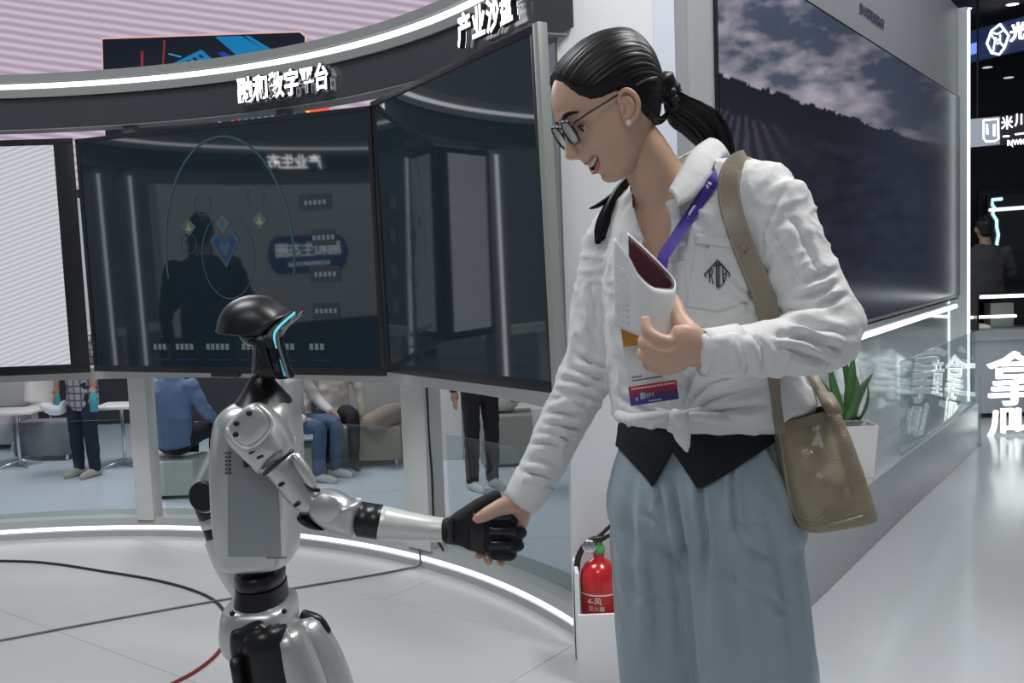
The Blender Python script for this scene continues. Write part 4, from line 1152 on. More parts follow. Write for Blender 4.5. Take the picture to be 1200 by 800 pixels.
for q in fing: sh_.append(T(q, [0.0115, 0.0115, 0.0112, 0.010, 0.009], seg=12))
me = fuse(sh_, 0.0028, 5)
hand = obj_from_mesh('gloved_hand', me, glove_m, rob)
for a_, b_ in (((574, 604.5), (598, 605)), ((574, 622), (604, 623)), ((574, 638), (598, 638.5))):
    v, f = T([(a_[0], a_[1], YH - .031), ((a_[0] + b_[0]) / 2, (a_[1] + b_[1]) / 2, YH - .032), (b_[0], b_[1], YH - .029)], [(0.008, 0.004)] * 3, seg=10, ref=(0, 0, 1)); make_obj('knuckle_guard', v, f, rb_black, hand)
v, f = plate_px([(551, 603), (567, 605), (567, 645), (553, 642)], YH - 0.022, 0.005, 0.002, smooth=2); make_obj('palm_plate', v, f, rb_black, hand)
v, f = T([(527, 607, YH - .02), (528, 621, YH - .0235), (528, 634, YH - .018)], [(0.006, 0.012)] * 3, seg=10); make_obj('wrist_strap', v, f, M('strap_black', (0.02, 0.02, 0.022), 0.5), hand)

# far (left) arm
YF = 2.14
v, f = T([(280, 500, YF), (268, 530, YF), (252, 556, YF), (243, 572, YF)], [0.045, 0.040, 0.036, 0.032], seg=24); make_obj('upper_arm', v, f, silver, rob)
c = at(240, 581, YF - .03)
v, f = lathe([(0.001, 0.012), (0.030, 0.012), (0.034, 0.008), (0.034, -0.05), (0.001, -0.05)], c, axis=(-0.25, -1, 0.05), seg=32); el = make_obj('elbow', v, f, rb_gloss, rob, sharp=40)
v, f = lathe([(0.034, 0.004), (0.0365, 0.002), (0.0365, -0.006), (0.034, -0.008)], c, axis=(-0.25, -1, 0.05), seg=32); make_obj('elbow_rim', v, f, M('robot_rim'), el)
v, f = T([(244, 590, YF), (249, 606, YF)], [0.031, 0.029], seg=20, n=1); make_obj('forearm_joint', v, f, rb_black, rob)
v, f = T([(249, 606, YF), (252, 615, YF)], [0.0305, 0.029], seg=20, n=1); make_obj('forearm_collar', v, f, silver, rob)
v, f = T([(252, 615, YF), (257, 634, YF)], [0.028, 0.026], seg=20, n=1); make_obj('wrist_band', v, f, rb_black, rob)
v, f = T([(256, 632, YF), (266, 660, YF - .01), (280, 690, YF - .02), (284, 698, YF - .02)], [0.030, 0.028, 0.022, 0.018], seg=20); make_obj('forearm', v, f, M('robot_forearm'), rob)
shf = [T([(284, 697, YF - .02), (292, 715, YF - .03), (298, 728, YF - .03)], [(0.02, 0.014), (0.032, 0.016), (0.028, 0.014)], seg=14)]
for k in range(4): shf.append(T([(298 + 2 * k, 726 - 4 * k, YF - .05 + .02 * k), (306 + 2 * k, 738 - 4 * k, YF - .05 + .02 * k), (306 + k, 748 - 3 * k, YF - .06 + .02 * k)], [.009, .009, .008], seg=10))
shf.append(T([(290, 705, YF - .05), (300, 712, YF - .07), (308, 722, YF - .07)], [.010, .010, .009], seg=10))
obj_from_mesh('gloved_hand', fuse(shf, 0.004, 4), glove_m, rob)

# waist, pelvis
v, f = rows_loft([(654, 284, 319, YR, .050), (668, 283, 320, YR, .050)], power=2.2); make_obj('waist_column', v, f, rb_black, rob, sharp=40)
v, f = rows_loft([(667, 280, 331, YR, .070), (670, 277, 333, YR, .074), (680, 277, 333, YR, .074), (683, 279, 331, YR, .070)], power=2.2, n=1); make_obj('waist_ring', v, f, rb_black, rob, sharp=40)
v, f = rows_loft([(683, 279, 334, YR, .074), (700, 277, 336, YR, .078), (708, 276, 338, YR, .080)], power=2.4, n=1); make_obj('waist_ring', v, f, rb_black, rob, sharp=40)
v, f = rows_loft([(701, 276, 338, YR, .070), (705, 268, 343, YR, .085), (716, 265, 345, YR, .092), (735, 264, 345, YR, .092), (752, 268, 342, YR, .085), (764, 276, 336, YR, .065)], power=4.0); pelvis = make_obj('pelvis', v, f, silver, rob, sharp=60)
v, f = pillow([(272, 762), (272, 737), (284, 731), (296, 725), (308, 723), (320, 729), (334, 733), (336, 746), (330, 770), (300, 785), (280, 780)], YR - 0.075, 0.034, (302, 750), layers=10, e=0.25, smooth=4); make_obj('hip_motor', v, f, rb_black, rob)
screw(272, 719, YR - .093, pelvis); screw(333, 716, YR - .093, pelvis)
def leg(Y, dx, near):
    hip = at(305 + dx, 752, Y); knee = hip + Vector((0.085, 0, -0.30)); ank = Vector((knee.x - 0.075, Y, 0.075))
    if near:
        v, f = tube([hip + Vector((-0.005, -0.01, 0.02)), hip + Vector((0.012, -0.012, -0.10)), hip + Vector((0.055, -0.01, -0.22)), knee], [(0.046, 0.04), (0.050, 0.042), (0.044, 0.038), (0.04, 0.036)], seg=24, ref=(1, 0, 0))
        make_obj('thigh', v, f, rb_black, rob)
        v, f = tube([hip + Vector((0.035, 0.015, 0.006)), hip + Vector((0.065, 0.01, -0.09)), hip + Vector((0.10, 0.005, -0.22)), knee + Vector((0.015, 0, 0))], [(0.036, 0.05), (0.040, 0.052), (0.038, 0.046), (0.032, 0.04)], seg=24, ref=(1, 0, 0), power=2.6)
        make_obj('thigh_shell', v, f, silver, rob)
        v, f = tube([hip + Vector((-0.052, -0.03, -0.02)), hip + Vector((-0.040, -0.03, -0.11)), hip + Vector((-0.01, -0.025, -0.2))], [(0.014, 0.03)] * 3, seg=16, ref=(1, 0, 0)); make_obj('thigh_rail', v, f, rb_gloss, rob)
    else:
        v, f = tube([hip + Vector((0.0, 0, 0.035)), hip + Vector((0.03, 0, -0.05)), hip + Vector((0.065, 0, -0.17)), knee], [(0.040, 0.05), (0.052, 0.055), (0.048, 0.05), (0.04, 0.042)], seg=24, ref=(1, 0, 0), power=2.5)
        make_obj('thigh_shell', v, f, silver, rob)
        v, f = tube([hip + Vector((0.0, 0, 0.06)), hip + Vector((0.03, 0, 0.045)), hip + Vector((0.05, 0, 0.02))], [0.012, 0.014, 0.010], seg=12); make_obj('hip_motor', v, f, rb_black, rob)
    v, f = lathe([(0.001, -0.045), (0.036, -0.045), (0.042, -0.04), (0.042, 0.04), (0.036, 0.045), (0.001, 0.045)], knee, axis=(0, 1, 0), seg=28); make_obj('knee', v, f, rb_black, rob, sharp=40)
    v, f = tube([knee, knee.lerp(ank, 0.35) + Vector((-0.008, 0, 0)), ank], [0.042, 0.038, 0.026], seg=20); make_obj('shank', v, f, silver, rob)
    mb = MB().box((ank.x + 0.035, Y, 0.030), (0.20, 0.075, 0.036), bev=0.014); mb.build('foot', rb_black, rob)
leg(YR - 0.075, 8, True); leg(YR + 0.09, 52, False)

v, f = plate_px([(340, 512), (346, 511), (347.5, 526), (341.5, 527.5)], YR - 0.075, 0.003, 0.0005); stk = make_obj('sticker', v, f, M('sticker_white', (0.75, 0.75, 0.74), 0.5), rob)
# ================================================================== woman shaking the robot's hand
from mathutils.bvhtree import BVHTree
skin = M('skin', (0.60, 0.38, 0.27), 0.45, var=0.05, nscale=20, sss=0.12, bump=0.02, bscale=300)
hair_m = M('hair_black', (0.007, 0.006, 0.007), 0.40, var=0.2, nscale=30, spec=0.26)
shirt_m = M('shirt_white_cotton', (0.74, 0.74, 0.73), 0.75, var=0.03, nscale=30, bump=0.55, bscale=38, sheen=0.2)
pants_m = M('trousers_blue_grey', (0.29, 0.36, 0.405), 0.55, var=0.05, nscale=14, bump=0.10, bscale=60, sheen=0.2)
vest_m = M('black_cloth', (0.004, 0.0045, 0.006), 0.85, var=0.1)
wo = thing('person', 'woman in white tied shirt and pale blue trousers shaking the robot hand', 'person', (at(820, 700, 1.74).x, 1.74, 0))
def join(*parts):
    mb = MB()
    for p in parts:
        if isinstance(p, bpy.types.Mesh):
            mb.add([v.co.copy() for v in p.vertices], [tuple(q.vertices) for q in p.polygons])
        else: mb.add(*p)
    return mb
# ---- head frame
HO = at(712, 125, 1.72)
hy = math.radians(19)
TC = -fwd
vd = (CAM - HO).normalized()                   # the face is turned a little towards the viewer
r2_ = (RIGHT - vd * RIGHT.dot(vd)).normalized(); u2_ = vd.cross(r2_).normalized()
f2 = (r2_ * -0.885 + u2_ * -0.466).normalized()
Hu = (r2_ * -0.466 + u2_ * 0.885).normalized()
Hf = (f2 * math.cos(hy) + vd * math.sin(hy)).normalized()
Hl = Hu.cross(Hf).normalized()
def hp(F, U, L): return HO + Hf * F + Hu * U + Hl * L
HT = np.array([(-.118, .046, .012, .020), (-.113, .056, .004, .033), (-.105, .0605, -.006, .041), (-.095, .061, -.018, .048), (-.087, .066, -.027, .053), (-.076, .071, -.038, .058),
               (-.063, .0775, -.050, .0625), (-.050, .079, -.062, .0665), (-.030, .0785, -.076, .0705), (-.010, .0785, -.088, .0735), (.005, .081, -.096, .0745), (.022, .0855, -.100, .0745),
               (.042, .0840, -.102, .073), (.065, .0735, -.099, .067), (.085, .055, -.090, .056), (.098, .032, -.075, .042), (.106, .004, -.052, .022), (.109, -.015, -.035, .006)])
def head_grid(nu=150, nt=140):
    us = HT[0, 0] + (HT[-1, 0] - HT[0, 0]) * (0.5 - 0.5 * np.cos(np.linspace(0, np.pi, nu)))
    tab = np.array(cr([tuple(r) for r in HT], 8))
    P = np.zeros((nu, nt, 3))
    for i, u in enumerate(us):
        ff, fb, w = (np.interp(u, tab[:, 0], tab[:, k]) for k in (1, 2, 3))
        fm = fb + 0.45 * (ff - fb)
        th = np.linspace(0, 2 * np.pi, nt, endpoint=False)
        c, s = np.cos(th), np.sin(th)
        pw = np.where(c > 0, 2.25, 2.0)
        cc = np.sign(c) * np.abs(c) ** (2 / pw); ss = np.sign(s) * np.abs(s) ** (2 / pw)
        P[i, :, 0] = fm + np.where(cc > 0, ff - fm, fm - fb) * cc
        P[i, :, 1] = u
        P[i, :, 2] = w * ss
    return P
def G(x, w): return np.exp(-(x / w) ** 2)
def sculpt(P):
    F, U, L = P[..., 0].copy(), P[..., 1], P[..., 2]
    aL = np.abs(L)
    front = np.clip((F - 0.02) / 0.03, 0, 1)
    nu_ = np.array([.028, .013, .003, -.010, -.026, -.038, -.044, -.050, -.055, -.060]); nh = np.array([0, .003, .0065, .0120, .0195, .0255, .0262, .0205, .0085, 0.0])
    nw = np.array([.009, .009, .008, .0085, .0100, .0125, .0138, .0138, .012, .01])
    h = np.interp(-U, -nu_, nh); w = np.interp(-U, -nu_, nw)
    d = h * np.exp(-(aL / w) ** 2.2)
    d -= .0075 * G(aL - .0075, .0034) * G(U + .0545, .0032)
    d += .0075 * G(aL - .0135, .0055) * G(U + .047, .0075)                       # nostril wings
    d -= .0100 * G(aL - .031, .015) * G(U + .008, .011)                        # eye sockets
    d += .0050 * G(aL - .028, .020) * G(U - .017, .008)                        # brow
    d += .0080 * G(aL - .040, .017) * G(U + .042, .015)                        # smiling cheeks
    d -= .0060 * G(aL - .0385, .0055) * G(U + .062, .015)                         # smile fold
    mu = -.0760 + 12.0 * aL ** 2                                               # mouth line curves up to the corners
    d += .0050 * G(aL, .026) * G(U - mu - .0105, .0045)                        # upper lip
    d += .0060 * G(aL, .024) * G(U - mu + .0118, .0055)                        # lower lip
    d -= .0220 * np.clip(1 - (aL / .034) ** 2, 0, 1) ** .7 * G(U - mu, .0068)        # open mouth
    d += .003 * G(aL, .02) * G(U + .105, .010)                                 # chin
    P = P.copy(); P[..., 0] = F + d * front
    # jaw under-curve: hollow beneath the cheekbone
    P[..., 2] -= np.sign(L) * .004 * G(U + .070, .02) * G(F - .03, .03)
    return P
def grid_mesh(P, keep=None):
    nu, nt, _ = P.shape
    X = np.array(HO) + P[..., :1] * np.array(Hf) + P[..., 1:2] * np.array(Hu) + P[..., 2:3] * np.array(Hl)
    idx = np.arange(nu * nt).reshape(nu, nt)
    nx = np.roll(idx, -1, axis=1)
    q = np.stack([idx[:-1], nx[:-1], nx[1:], idx[1:]], -1).reshape(-1, 4)
    if keep is not None:
        k = keep.reshape(-1)[q].any(1); q = q[k]
        used = np.unique(q); mp = -np.ones(nu * nt, int); mp[used] = np.arange(len(used))
        return [Vector(v) for v in X.reshape(-1, 3)[used]], [tuple(r) for r in mp[q]]
    f = [tuple(r) for r in q] + [tuple(range(nt))[::-1], tuple(range((nu - 1) * nt, nu * nt))]
    return [Vector(v) for v in X.reshape(-1, 3)], f
HG = head_grid(); HS = sculpt(HG)
head_v = grid_mesh(HS)
# ---- ear
YE = 1.72 - 0.081
ear_out = [(723.5, 113), (728, 106), (734, 104), (741, 107), (747, 115), (750, 125), (748, 135), (742, 143), (737, 149), (733, 147), (729, 138), (726, 128)]
ear_parts = [pillow(ear_out, YE + 0.008, 0.006, (735, 127), layers=6, e=0.25, smooth=4)]
ear_parts.append(tube([at(x, y, YE + o) for x, y, o in ((727, 124, .008), (725, 114, .003), (729, 107, -.002), (735, 105, -.005), (742, 109, -.007), (747.5, 117, -.007), (748.5, 127, -.005), (745, 137, -.002), (739, 144, .002), (735, 147, .003))],
                      [.0028, .0035, .0038, .0040, .0040, .0038, .0036, .0036, .0045, .004], seg=10))
ear_parts.append(tube([at(x, y, YE + o) for x, y, o in ((732, 112, .003), (739, 117, .0), (742, 126, .0), (739, 135, .002), (733, 139, .003))], [.002, .003, .0032, .003, .0025], seg=8))
ear_parts.append(tube([at(x, y, YE + o) for x, y, o in ((728, 122, .004), (729, 128, .001), (730, 134, .004))], [.003, .0042, .003], seg=8))
ear_me = fuse(ear_parts, 0.0012, 3)
# ---- neck, torso, arms under the clothes
YT = 1.74
yaw = math.radians(40)
tf = Vector((-math.sin(yaw), -math.cos(yaw), 0)); tl = Vector((math.cos(yaw), -math.sin(yaw), 0))
def yaw_loft(rows, shrink=0.0, seg=56, power=2.15, n=4):
    """rows: (y_px, xl, xr, Y, b) ; a follows from the silhouette width"""
    rr = cr(rows, n); V = []; Fc = []
    for y, xl, xr, Y, b in rr:
        A = at(xl, y, Y); B = at(xr, y, Y); c = (A + B) / 2; w = (B.x - A.x) / 2 - shrink; b = b - shrink
        a2 = (w * w - (b * math.sin(yaw)) ** 2) / math.cos(yaw) ** 2
        a = math.sqrt(max(a2, 0.03 ** 2))
        for k in range(seg):
            th = 2 * math.pi * k / seg
            cx, sx = math.cos(th), math.sin(th)
            cx = math.copysign(abs(cx) ** (2 / power), cx); sx = math.copysign(abs(sx) ** (2 / power), sx)
            V.append(c + tl * (a * cx) + tf * (b * sx))
    m = len(rr)
    for i in range(m - 1):
        for k in range(seg):
            k2 = (k + 1) % seg; Fc.append((i * seg + k, i * seg + k2, (i + 1) * seg + k2, (i + 1) * seg + k))
    Fc.append(tuple(range(seg))); Fc.append(tuple(range((m - 1) * seg, m * seg)))
    return V, Fc
torso_rows = [(222, 772, 850, YT, .060), (238, 735, 895, YT, .085), (260, 722, 908, YT, .100), (300, 714, 910, YT, .116), (350, 713, 910, YT, .120), (400, 715, 912, YT, .114),
              (440, 718, 928, YT, .115), (468, 721, 940, YT, .115), (486, 725, 926, YT, .110), (497, 732, 908, YT, .102)]
rarm = [(724, 285, 1.85), (706, 360, 1.86), (691, 430, 1.86), (665, 487, 1.855), (641, 535, 1.852), (614, 583, 1.85)]
larm = [(905, 236, 1.64), (925, 288, 1.615), (952, 345, 1.585), (968, 391, 1.555), (908, 408, 1.50), (866, 411, 1.478), (828, 413, 1.465)]
body_parts = [yaw_loft(torso_rows, 0.012)]
body_parts.append(tube([at(738, 160, 1.725), at(752, 178, 1.73), at(768, 205, 1.738), at(783, 236, 1.745), at(800, 265, 1.75)], [(.046, .044), (.047, .045), (.050, .047), (.056, .054), (.075, .07)], seg=28, ref=TC))
body_parts.append(T(rarm, [.045, .042, .038, .034, .030, .024], seg=18)); body_parts.append(T(larm, [.045, .044, .042, .038, .032, .028, .024], seg=18))
body_parts.append(tube([at(718, 282, 1.86), at(760, 252, 1.80), at(800, 240, 1.745), at(850, 232, 1.69), at(908, 236, 1.64)], [.045, .052, .06, .052, .046], seg=20))
body_me = fuse(body_parts, 0.006, 8)
# ---- left hand closed around the booklet
lh = [T([(836, 413, 1.466), (822, 410, 1.462), (806, 405, 1.456), (792, 406, 1.452)], [(.024, .019), (.027, .018), (.032, .017), (.031, .015)], seg=20, ref=(0, 0, 1))]
lh.append(T([(800, 396, 1.455), (786, 401, 1.450), (771, 397.5, 1.449), (759, 388, 1.455), (756, 373, 1.465)], [.0115, .0112, .0105, .0098, .0075], seg=14))
lh.append(T([(798, 408, 1.450), (783, 414, 1.446), (767, 411, 1.447), (755, 402, 1.455), (753.5, 397, 1.466)], [.0115, .0112, .0105, .0095, .008], seg=14))
lh.append(T([(798, 418, 1.452), (782, 424.5, 1.450), (766, 422, 1.451), (754, 416, 1.459), (752.5, 411, 1.470)], [.0112, .0108, .0100, .0090, .0075], seg=14))
lh.append(T([(800, 426, 1.456), (785, 431.5, 1.456), (770, 431, 1.458), (760, 427.5, 1.465), (757, 424, 1.474)], [.0105, .0098, .0090, .0080, .0068], seg=14))
lh.append(T([(818, 402, 1.466), (806, 387, 1.475), (797, 374, 1.492), (792, 358, 1.52), (785, 345, 1.545)], [.018, .017, .0135, .0115, .0085], seg=14))
lh_me = fuse(lh, 0.0022, 4)
# ---- right hand
rh = [T([(618, 579, 1.85), (610, 590, 1.851), (603, 600, 1.862), (594, 613, 1.880), (584, 628, 1.893)], [(.020, .023), (.019, .025), (.017, .033), (.015, .038), (.013, .038)], seg=20, ref=TC)]
rh.append(T([(606, 590, 1.842), (593, 592, 1.834), (580, 597, 1.824), (568, 603.5, 1.820), (558, 608.5, 1.823)], [.018, .0175, .0145, .0125, .009], seg=14))
for (x0, x1, x2, y2, yy) in ((598, 590, 592, 655, 0), (588, 582, 587, 662, .002), (578, 572, 572, 661, .004), (570, 562, 561, 654, .006)):
    rh.append(T([(x0, 622, 1.892), (x1, 640, 1.893), (x2, y2 - 6, 1.885), (x2 + 1, y2 - 3, 1.868)], [.0105, .0100, .0090, .0075], seg=12))
rh_me = fuse(rh, 0.0024, 4)
body = join(head_v, ear_me, body_me, lh_me, rh_me).build('body', skin, wo, sharp=None)
# nails
nail = M('nail_pink', (0.72, 0.36, 0.30), 0.25)
c = at(557.5, 606, 1.8145)
v, f = pillow([(553.5, 608), (556, 604), (561, 603), (564, 605), (561, 609), (556, 611)], 1.8125, 0.0022, (559, 607), layers=6, e=0.5, smooth=3); make_obj('nail', v, f, nail, body)
# ---- mouth: teeth, gums, lips
def lip(path, r, mat, name):
    v, f = tube([hp(*p) for p in path], r, seg=8, n=5); make_obj(name, v, f, mat, body)
def face_F(U, L):
    i = np.argmin(np.abs(HS[:, 0, 1] - U)); row = HS[i]; k = np.argmin(np.where(row[:, 0] > 0.0, np.abs(row[:, 2] - L), 9)); return row[k, 0]
mouth_in = M('mouth_inside', (0.10, 0.012, 0.012), 0.4); lip_m = M('lips', (0.46, 0.15, 0.12), 0.32, coat=0.2); teeth_m = M('teeth', (0.80, 0.77, 0.68), 0.2, coat=0.4)
LL = np.linspace(-.031, .031, 15)
muf = lambda L: -.0760 + 12.0 * L * L
def ribbon_h(top, bot, name, mat):
    V = [hp(*p) for p in top] + [hp(*p) for p in bot]; n = len(top)
    o = make_obj(name, V, [(i, i + 1, n + i + 1, n + i) for i in range(n - 1)], mat, body); s = o.modifiers.new('t', 'SOLIDIFY'); s.thickness = .0015
ff = lambda L: .0735 - 9.5 * L * L
ribbon_h([(ff(L) - .006, muf(L) + .008, L) for L in LL], [(ff(L) - .009, muf(L) - .010, L) for L in LL], 'mouth_inside', mouth_in)
for k, L in enumerate(np.linspace(-.0255, .0255, 11)):
    o_ = hp(ff(L) - .0005, muf(L) + .0035, L); tx = (hp(ff(L + .001), 0, L + .001) - hp(ff(L), 0, L)).normalized()
    MB().box((0, 0, 0), (.0047, .0082, .003), rot=frame_m(o_, tx, Hu, tx.cross(Hu)), bev=.0012).build('tooth', teeth_m, body)
lip([(ff(L) + .0035 - .0, muf(L) + .0086 - 3.2 * L * L, L) for L in LL], [.0010] + [.0026] * 13 + [.0010], lip_m, 'upper_lip')
lip([(ff(L) - .0015, muf(L) - .0108 + 6.5 * L * L, L) for L in LL], [.0012] + [.0036] * 13 + [.0012], lip_m, 'lower_lip')
# ---- eyes, brows
eye_w = M('eye_white', (0.7, 0.68, 0.66), 0.2); eye_d = M('eye_dark', (0.012, 0.008, 0.006), 0.1, coat=0.5)
for s in (-1, 1):
    v, f = lathe([(.0001, -.010), (.006, -.008), (.0098, -.0025), (.0105, .0), (.0098, .003), (.006, .008), (.0001, .010)], hp(.0575, -.0135, s * .029), axis=Hf, seg=20); e = make_obj('eye', v, f, eye_w, body)
    v, f = lathe([(.0001, .0), (.0048, .0), (.0052, -.002)], hp(.0677, -.015, s * .029), axis=Hf, seg=16); make_obj('iris', v, f, eye_d, e)
    v, f = tube([hp(.0690, -.0100, s * .020), hp(.0695, -.0065, s * .029), hp(.0640, -.0095, s * .038)], [.0009, .0016, .0010], seg=8); make_obj('eyelid', v, f, hair_m, e)
    v, f = tube([hp(.0865, .0135, s * .014), hp(.0845, .0185, s * .028), hp(.0765, .0190, s * .042), hp(.0665, .0145, s * .053)], [(.0012, .0030), (.0016, .0040), (.0015, .0032), (.0008, .0012)], seg=8, ref=Hf); make_obj('eyebrow', v, f, hair_m, body)
# ---- hair cap
hl = np.array([(-.12, -.080), (-.072, -.078), (-.058, -.070), (-.048, -.045), (-.040, -.012), (-.032, .008), (-.021, .0135), (.004, .0145), (.019, .0205), (.032, .0335), (.0404, .0495), (.0477, .066), (.058, .077), (.072, .080), (.10, .080)])
def hair_cap(P):
    Fp = P[..., 0] * math.cos(hy) - np.abs(P[..., 2]) * math.sin(hy)
    Uh = np.interp(Fp, hl[:, 0], hl[:, 1]); d = P[..., 1] - Uh
    wob = 0.0006 * np.sin(P[..., 2] * 700) + 0.0005 * np.sin(P[..., 2] * 1900)
    d = d + wob * np.clip(P[..., 0] / .04, 0, 1)
    t = np.clip(d / 0.022, -0.3, 1)
    # outward direction in local head space
    c = P - np.array([-.01, .0, 0]); n = c / np.linalg.norm(c, axis=-1, keepdims=True)
    tie = np.array([-.112, -.034, 0.0])
    q = P - tie
    a1 = np.arctan2(q[..., 2], q[..., 1] + 1e-6)
    a2 = np.arctan2(q[..., 1], q[..., 0])
    strands = .00030 * np.sin(a1 * 46 + 3 * np.sin(a2 * 3)) + .00028 * np.sin(a1 * 110 + a2 * 8) + .00022 * np.sin(a1 * 190)
    bulk = .0100 + .0035 * G(P[..., 0] + .06, .05) * G(P[..., 1] - .02, .06)
    off = -.0015 + t * bulk + np.clip(t, 0, 1) * strands
    return P + n * off[..., None], d > -.004
HGd = head_grid(230, 320)
hc, keep = hair_cap(sculpt(HGd))
v, f = grid_mesh(hc, keep)
hair = make_obj('hair', v, f, hair_m, wo)
v, f = tube([at(774, 100, 1.735), at(783, 108, 1.735), at(792, 115, 1.735)], [(.030, .032), (.022, .024), (.017, .018)], seg=20); make_obj('hair_gather', v, f, hair_m, hair)
def strands(path, R0, n, r, name, seed, flat=1.0):
    """bundle of thin locks that follow one path"""
    rnd = random.Random(seed); mb = MB()
    P = [at(*p) for p in path]
    for k in range(n):
        a = rnd.uniform(0, 2 * math.pi); q = math.sqrt(rnd.uniform(0.0, 1)); tw = rnd.uniform(-.6, .6)
        pts = []; rad = []
        for i, p in enumerate(P):
            aa = a + tw * i / len(P)
            off = RIGHT * (math.cos(aa) * q * R0[i]) + TC * (math.sin(aa) * q * R0[i] * flat) + UP * (math.sin(aa + .7) * q * R0[i] * .7)
            pts.append(p + off); rad.append(r * (0.35 if i == len(P) - 1 else 1.0) * rnd.uniform(.8, 1.2))
        mb.add(*tube(pts, rad, seg=6, n=4))
    return mb.build(name, hair_m, hair)
strands([(786, 111, 1.735), (800, 128, 1.75), (820, 141, 1.78), (838, 163, 1.81), (847, 195, 1.83), (850, 232, 1.84)], [.012, .026, .030, .027, .022, .014], 90, .0042, 'ponytail', 3)
strands([(742, 205, 1.80), (727, 221, 1.80), (716, 243, 1.795), (709, 262, 1.79), (704, 281, 1.785)], [.006, .010, .015, .016, .010], 46, .0034, 'front_lock', 5)
strands([(730, 218, 1.80), (714, 232, 1.795), (702, 240, 1.79), (692, 244, 1.79)], [.005, .006, .005, .003], 9, .0022, 'loose_lock', 8)
strands([(760, 140, 1.70), (769, 143, 1.72), (778, 138, 1.735), (785, 128, 1.74)], [.012, .010, .007, .004], 20, .002, 'nape_wisps', 9)
tie_m = M('hair_tie', (0.012, 0.012, 0.014), 0.6)
mb = MB()
for k in range(9):
    a = 2 * math.pi * k / 9
    c = at(788, 113, 1.735) + (UP * math.cos(a) + TC * math.sin(a)) * .018 + RIGHT * (.004 * math.sin(3 * a))
    mb.add(*lathe([(.0001, -.009), (.006, -.007), (.009, 0), (.006, .007), (.0001, .009)], c, axis=(UP * math.sin(a) - TC * math.cos(a)), seg=10))
mb.build('hair_tie', tie_m, hair)
# ---- glasses
gl = bpy.data.objects.new('eyeglasses', None); COL.objects.link(gl); gl.location = hp(.09, -.01, 0)
gl['label'] = 'black framed eyeglasses'
attach(gl, wo)
def attach2(o):
    o.parent = gl; o.matrix_parent_inverse = Matrix.Translation(gl.location).inverted()
fr_m = M('frame_black', (0.008, 0.008, 0.009), 0.2, coat=0.4)
lens_m = M('lens_glare', (0.82, 0.84, 0.87), 0.03, var=0, alpha=0.62, coat=0.6)  # whitish reflection of the bright wall painted into the lens colour
gl.location = (0, 0, 0); gl.matrix_parent_inverse = Matrix.LocRotScale(wo.location, wo.rotation_euler, wo.scale).inverted(); gl.empty_display_size = .02
def attach2(o): o.parent = gl
for s in (-1, 1):
    ring_ = []
    for k in range(40):
        a = 2 * math.pi * k / 40
        cx, sx = math.cos(a), math.sin(a)
        cx = math.copysign(abs(cx) ** .72, cx); sx = math.copysign(abs(sx) ** .72, sx)
        L = s * .0335 + .0250 * cx; U = -.0090 + .0205 * sx
        ring_.append(hp(.0905 - .06 * abs(L) ** 1.3 + .10 * U, U, L))
    v, f = tube(ring_ + ring_[:1], .0026, seg=8, n=1, cap=False); attach2(make_obj('lens_rim', v, f, fr_m))
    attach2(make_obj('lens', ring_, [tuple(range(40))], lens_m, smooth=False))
    v, f = tube([hp(.083, .001, s * .057), hp(.076, .004, s * .065), hp(.03, .0075, s * .078), hp(-.012, .0095, s * .081), hp(-.03, .009, s * .082)], [(.0014, .0022)] * 5, seg=8); attach2(make_obj('temple_arm', v, f, fr_m))
    v, f = tube([hp(-.03, .009, s * .083), hp(-.05, .0085, s * .084), hp(-.068, .004, s * .080)], [(.0022, .0030)] * 3, seg=8); attach2(make_obj('temple_tip', v, f, M('tip_brown', (0.10, 0.045, 0.035), 0.35)))
v, f = tube([hp(.090, -.004, -.009), hp(.0945, -.001, 0), hp(.090, -.004, .009)], .0016, seg=8); attach2(make_obj('bridge', v, f, fr_m))
v, f = lathe([(.0001, -.005), (.003, -.004), (.005, 0), (.003, .004), (.0001, .005)], at(737, 143.5, YE - .006), axis=UP, seg=14); make_obj('earring', v, f, M('pearl', (0.85, 0.82, 0.8), 0.15, coat=1), body)

# ================================================================== shirt
R_sl = [.063, .057, .051, .0455, .041, .0345]
L_sl = [.060, .056, .055, .056, .0425, .038, .034]
sp_ = [yaw_loft(torso_rows)]
sp_.append(T(rarm, R_sl, seg=28)); sp_.append(T(larm, L_sl, seg=28))
sp_.append(tube([at(722, 284, 1.85), at(757, 256, 1.80), at(800, 240, 1.745), at(850, 226, 1.69), at(905, 234, 1.64)], [.061, .062, .066, .058, .058], seg=24))
sp_.append(tube([at(800, 255, 1.75), at(808, 226, 1.75), at(812, 206, 1.752)], [.075, .062, .050], seg=24))
sme = fuse(sp_, 0.0045, 14, 0.6)
# blousing and folds, pressed into the cloth
W = []
def fold(pts, w=4.5, d=.0055):
    """a valley with a ridge on either side"""
    a = np.array(pts, float); t = a[-1] - a[0]; nrm = np.array([-t[1], t[0]]) / max(np.linalg.norm(t), 1e-6)
    W.append((pts, w, -d)); W.append(([tuple(p + nrm * w * 2.0) for p in a], w * 1.4, d * .75)); W.append(([tuple(p - nrm * w * 2.0) for p in a], w * 1.4, d * .55))
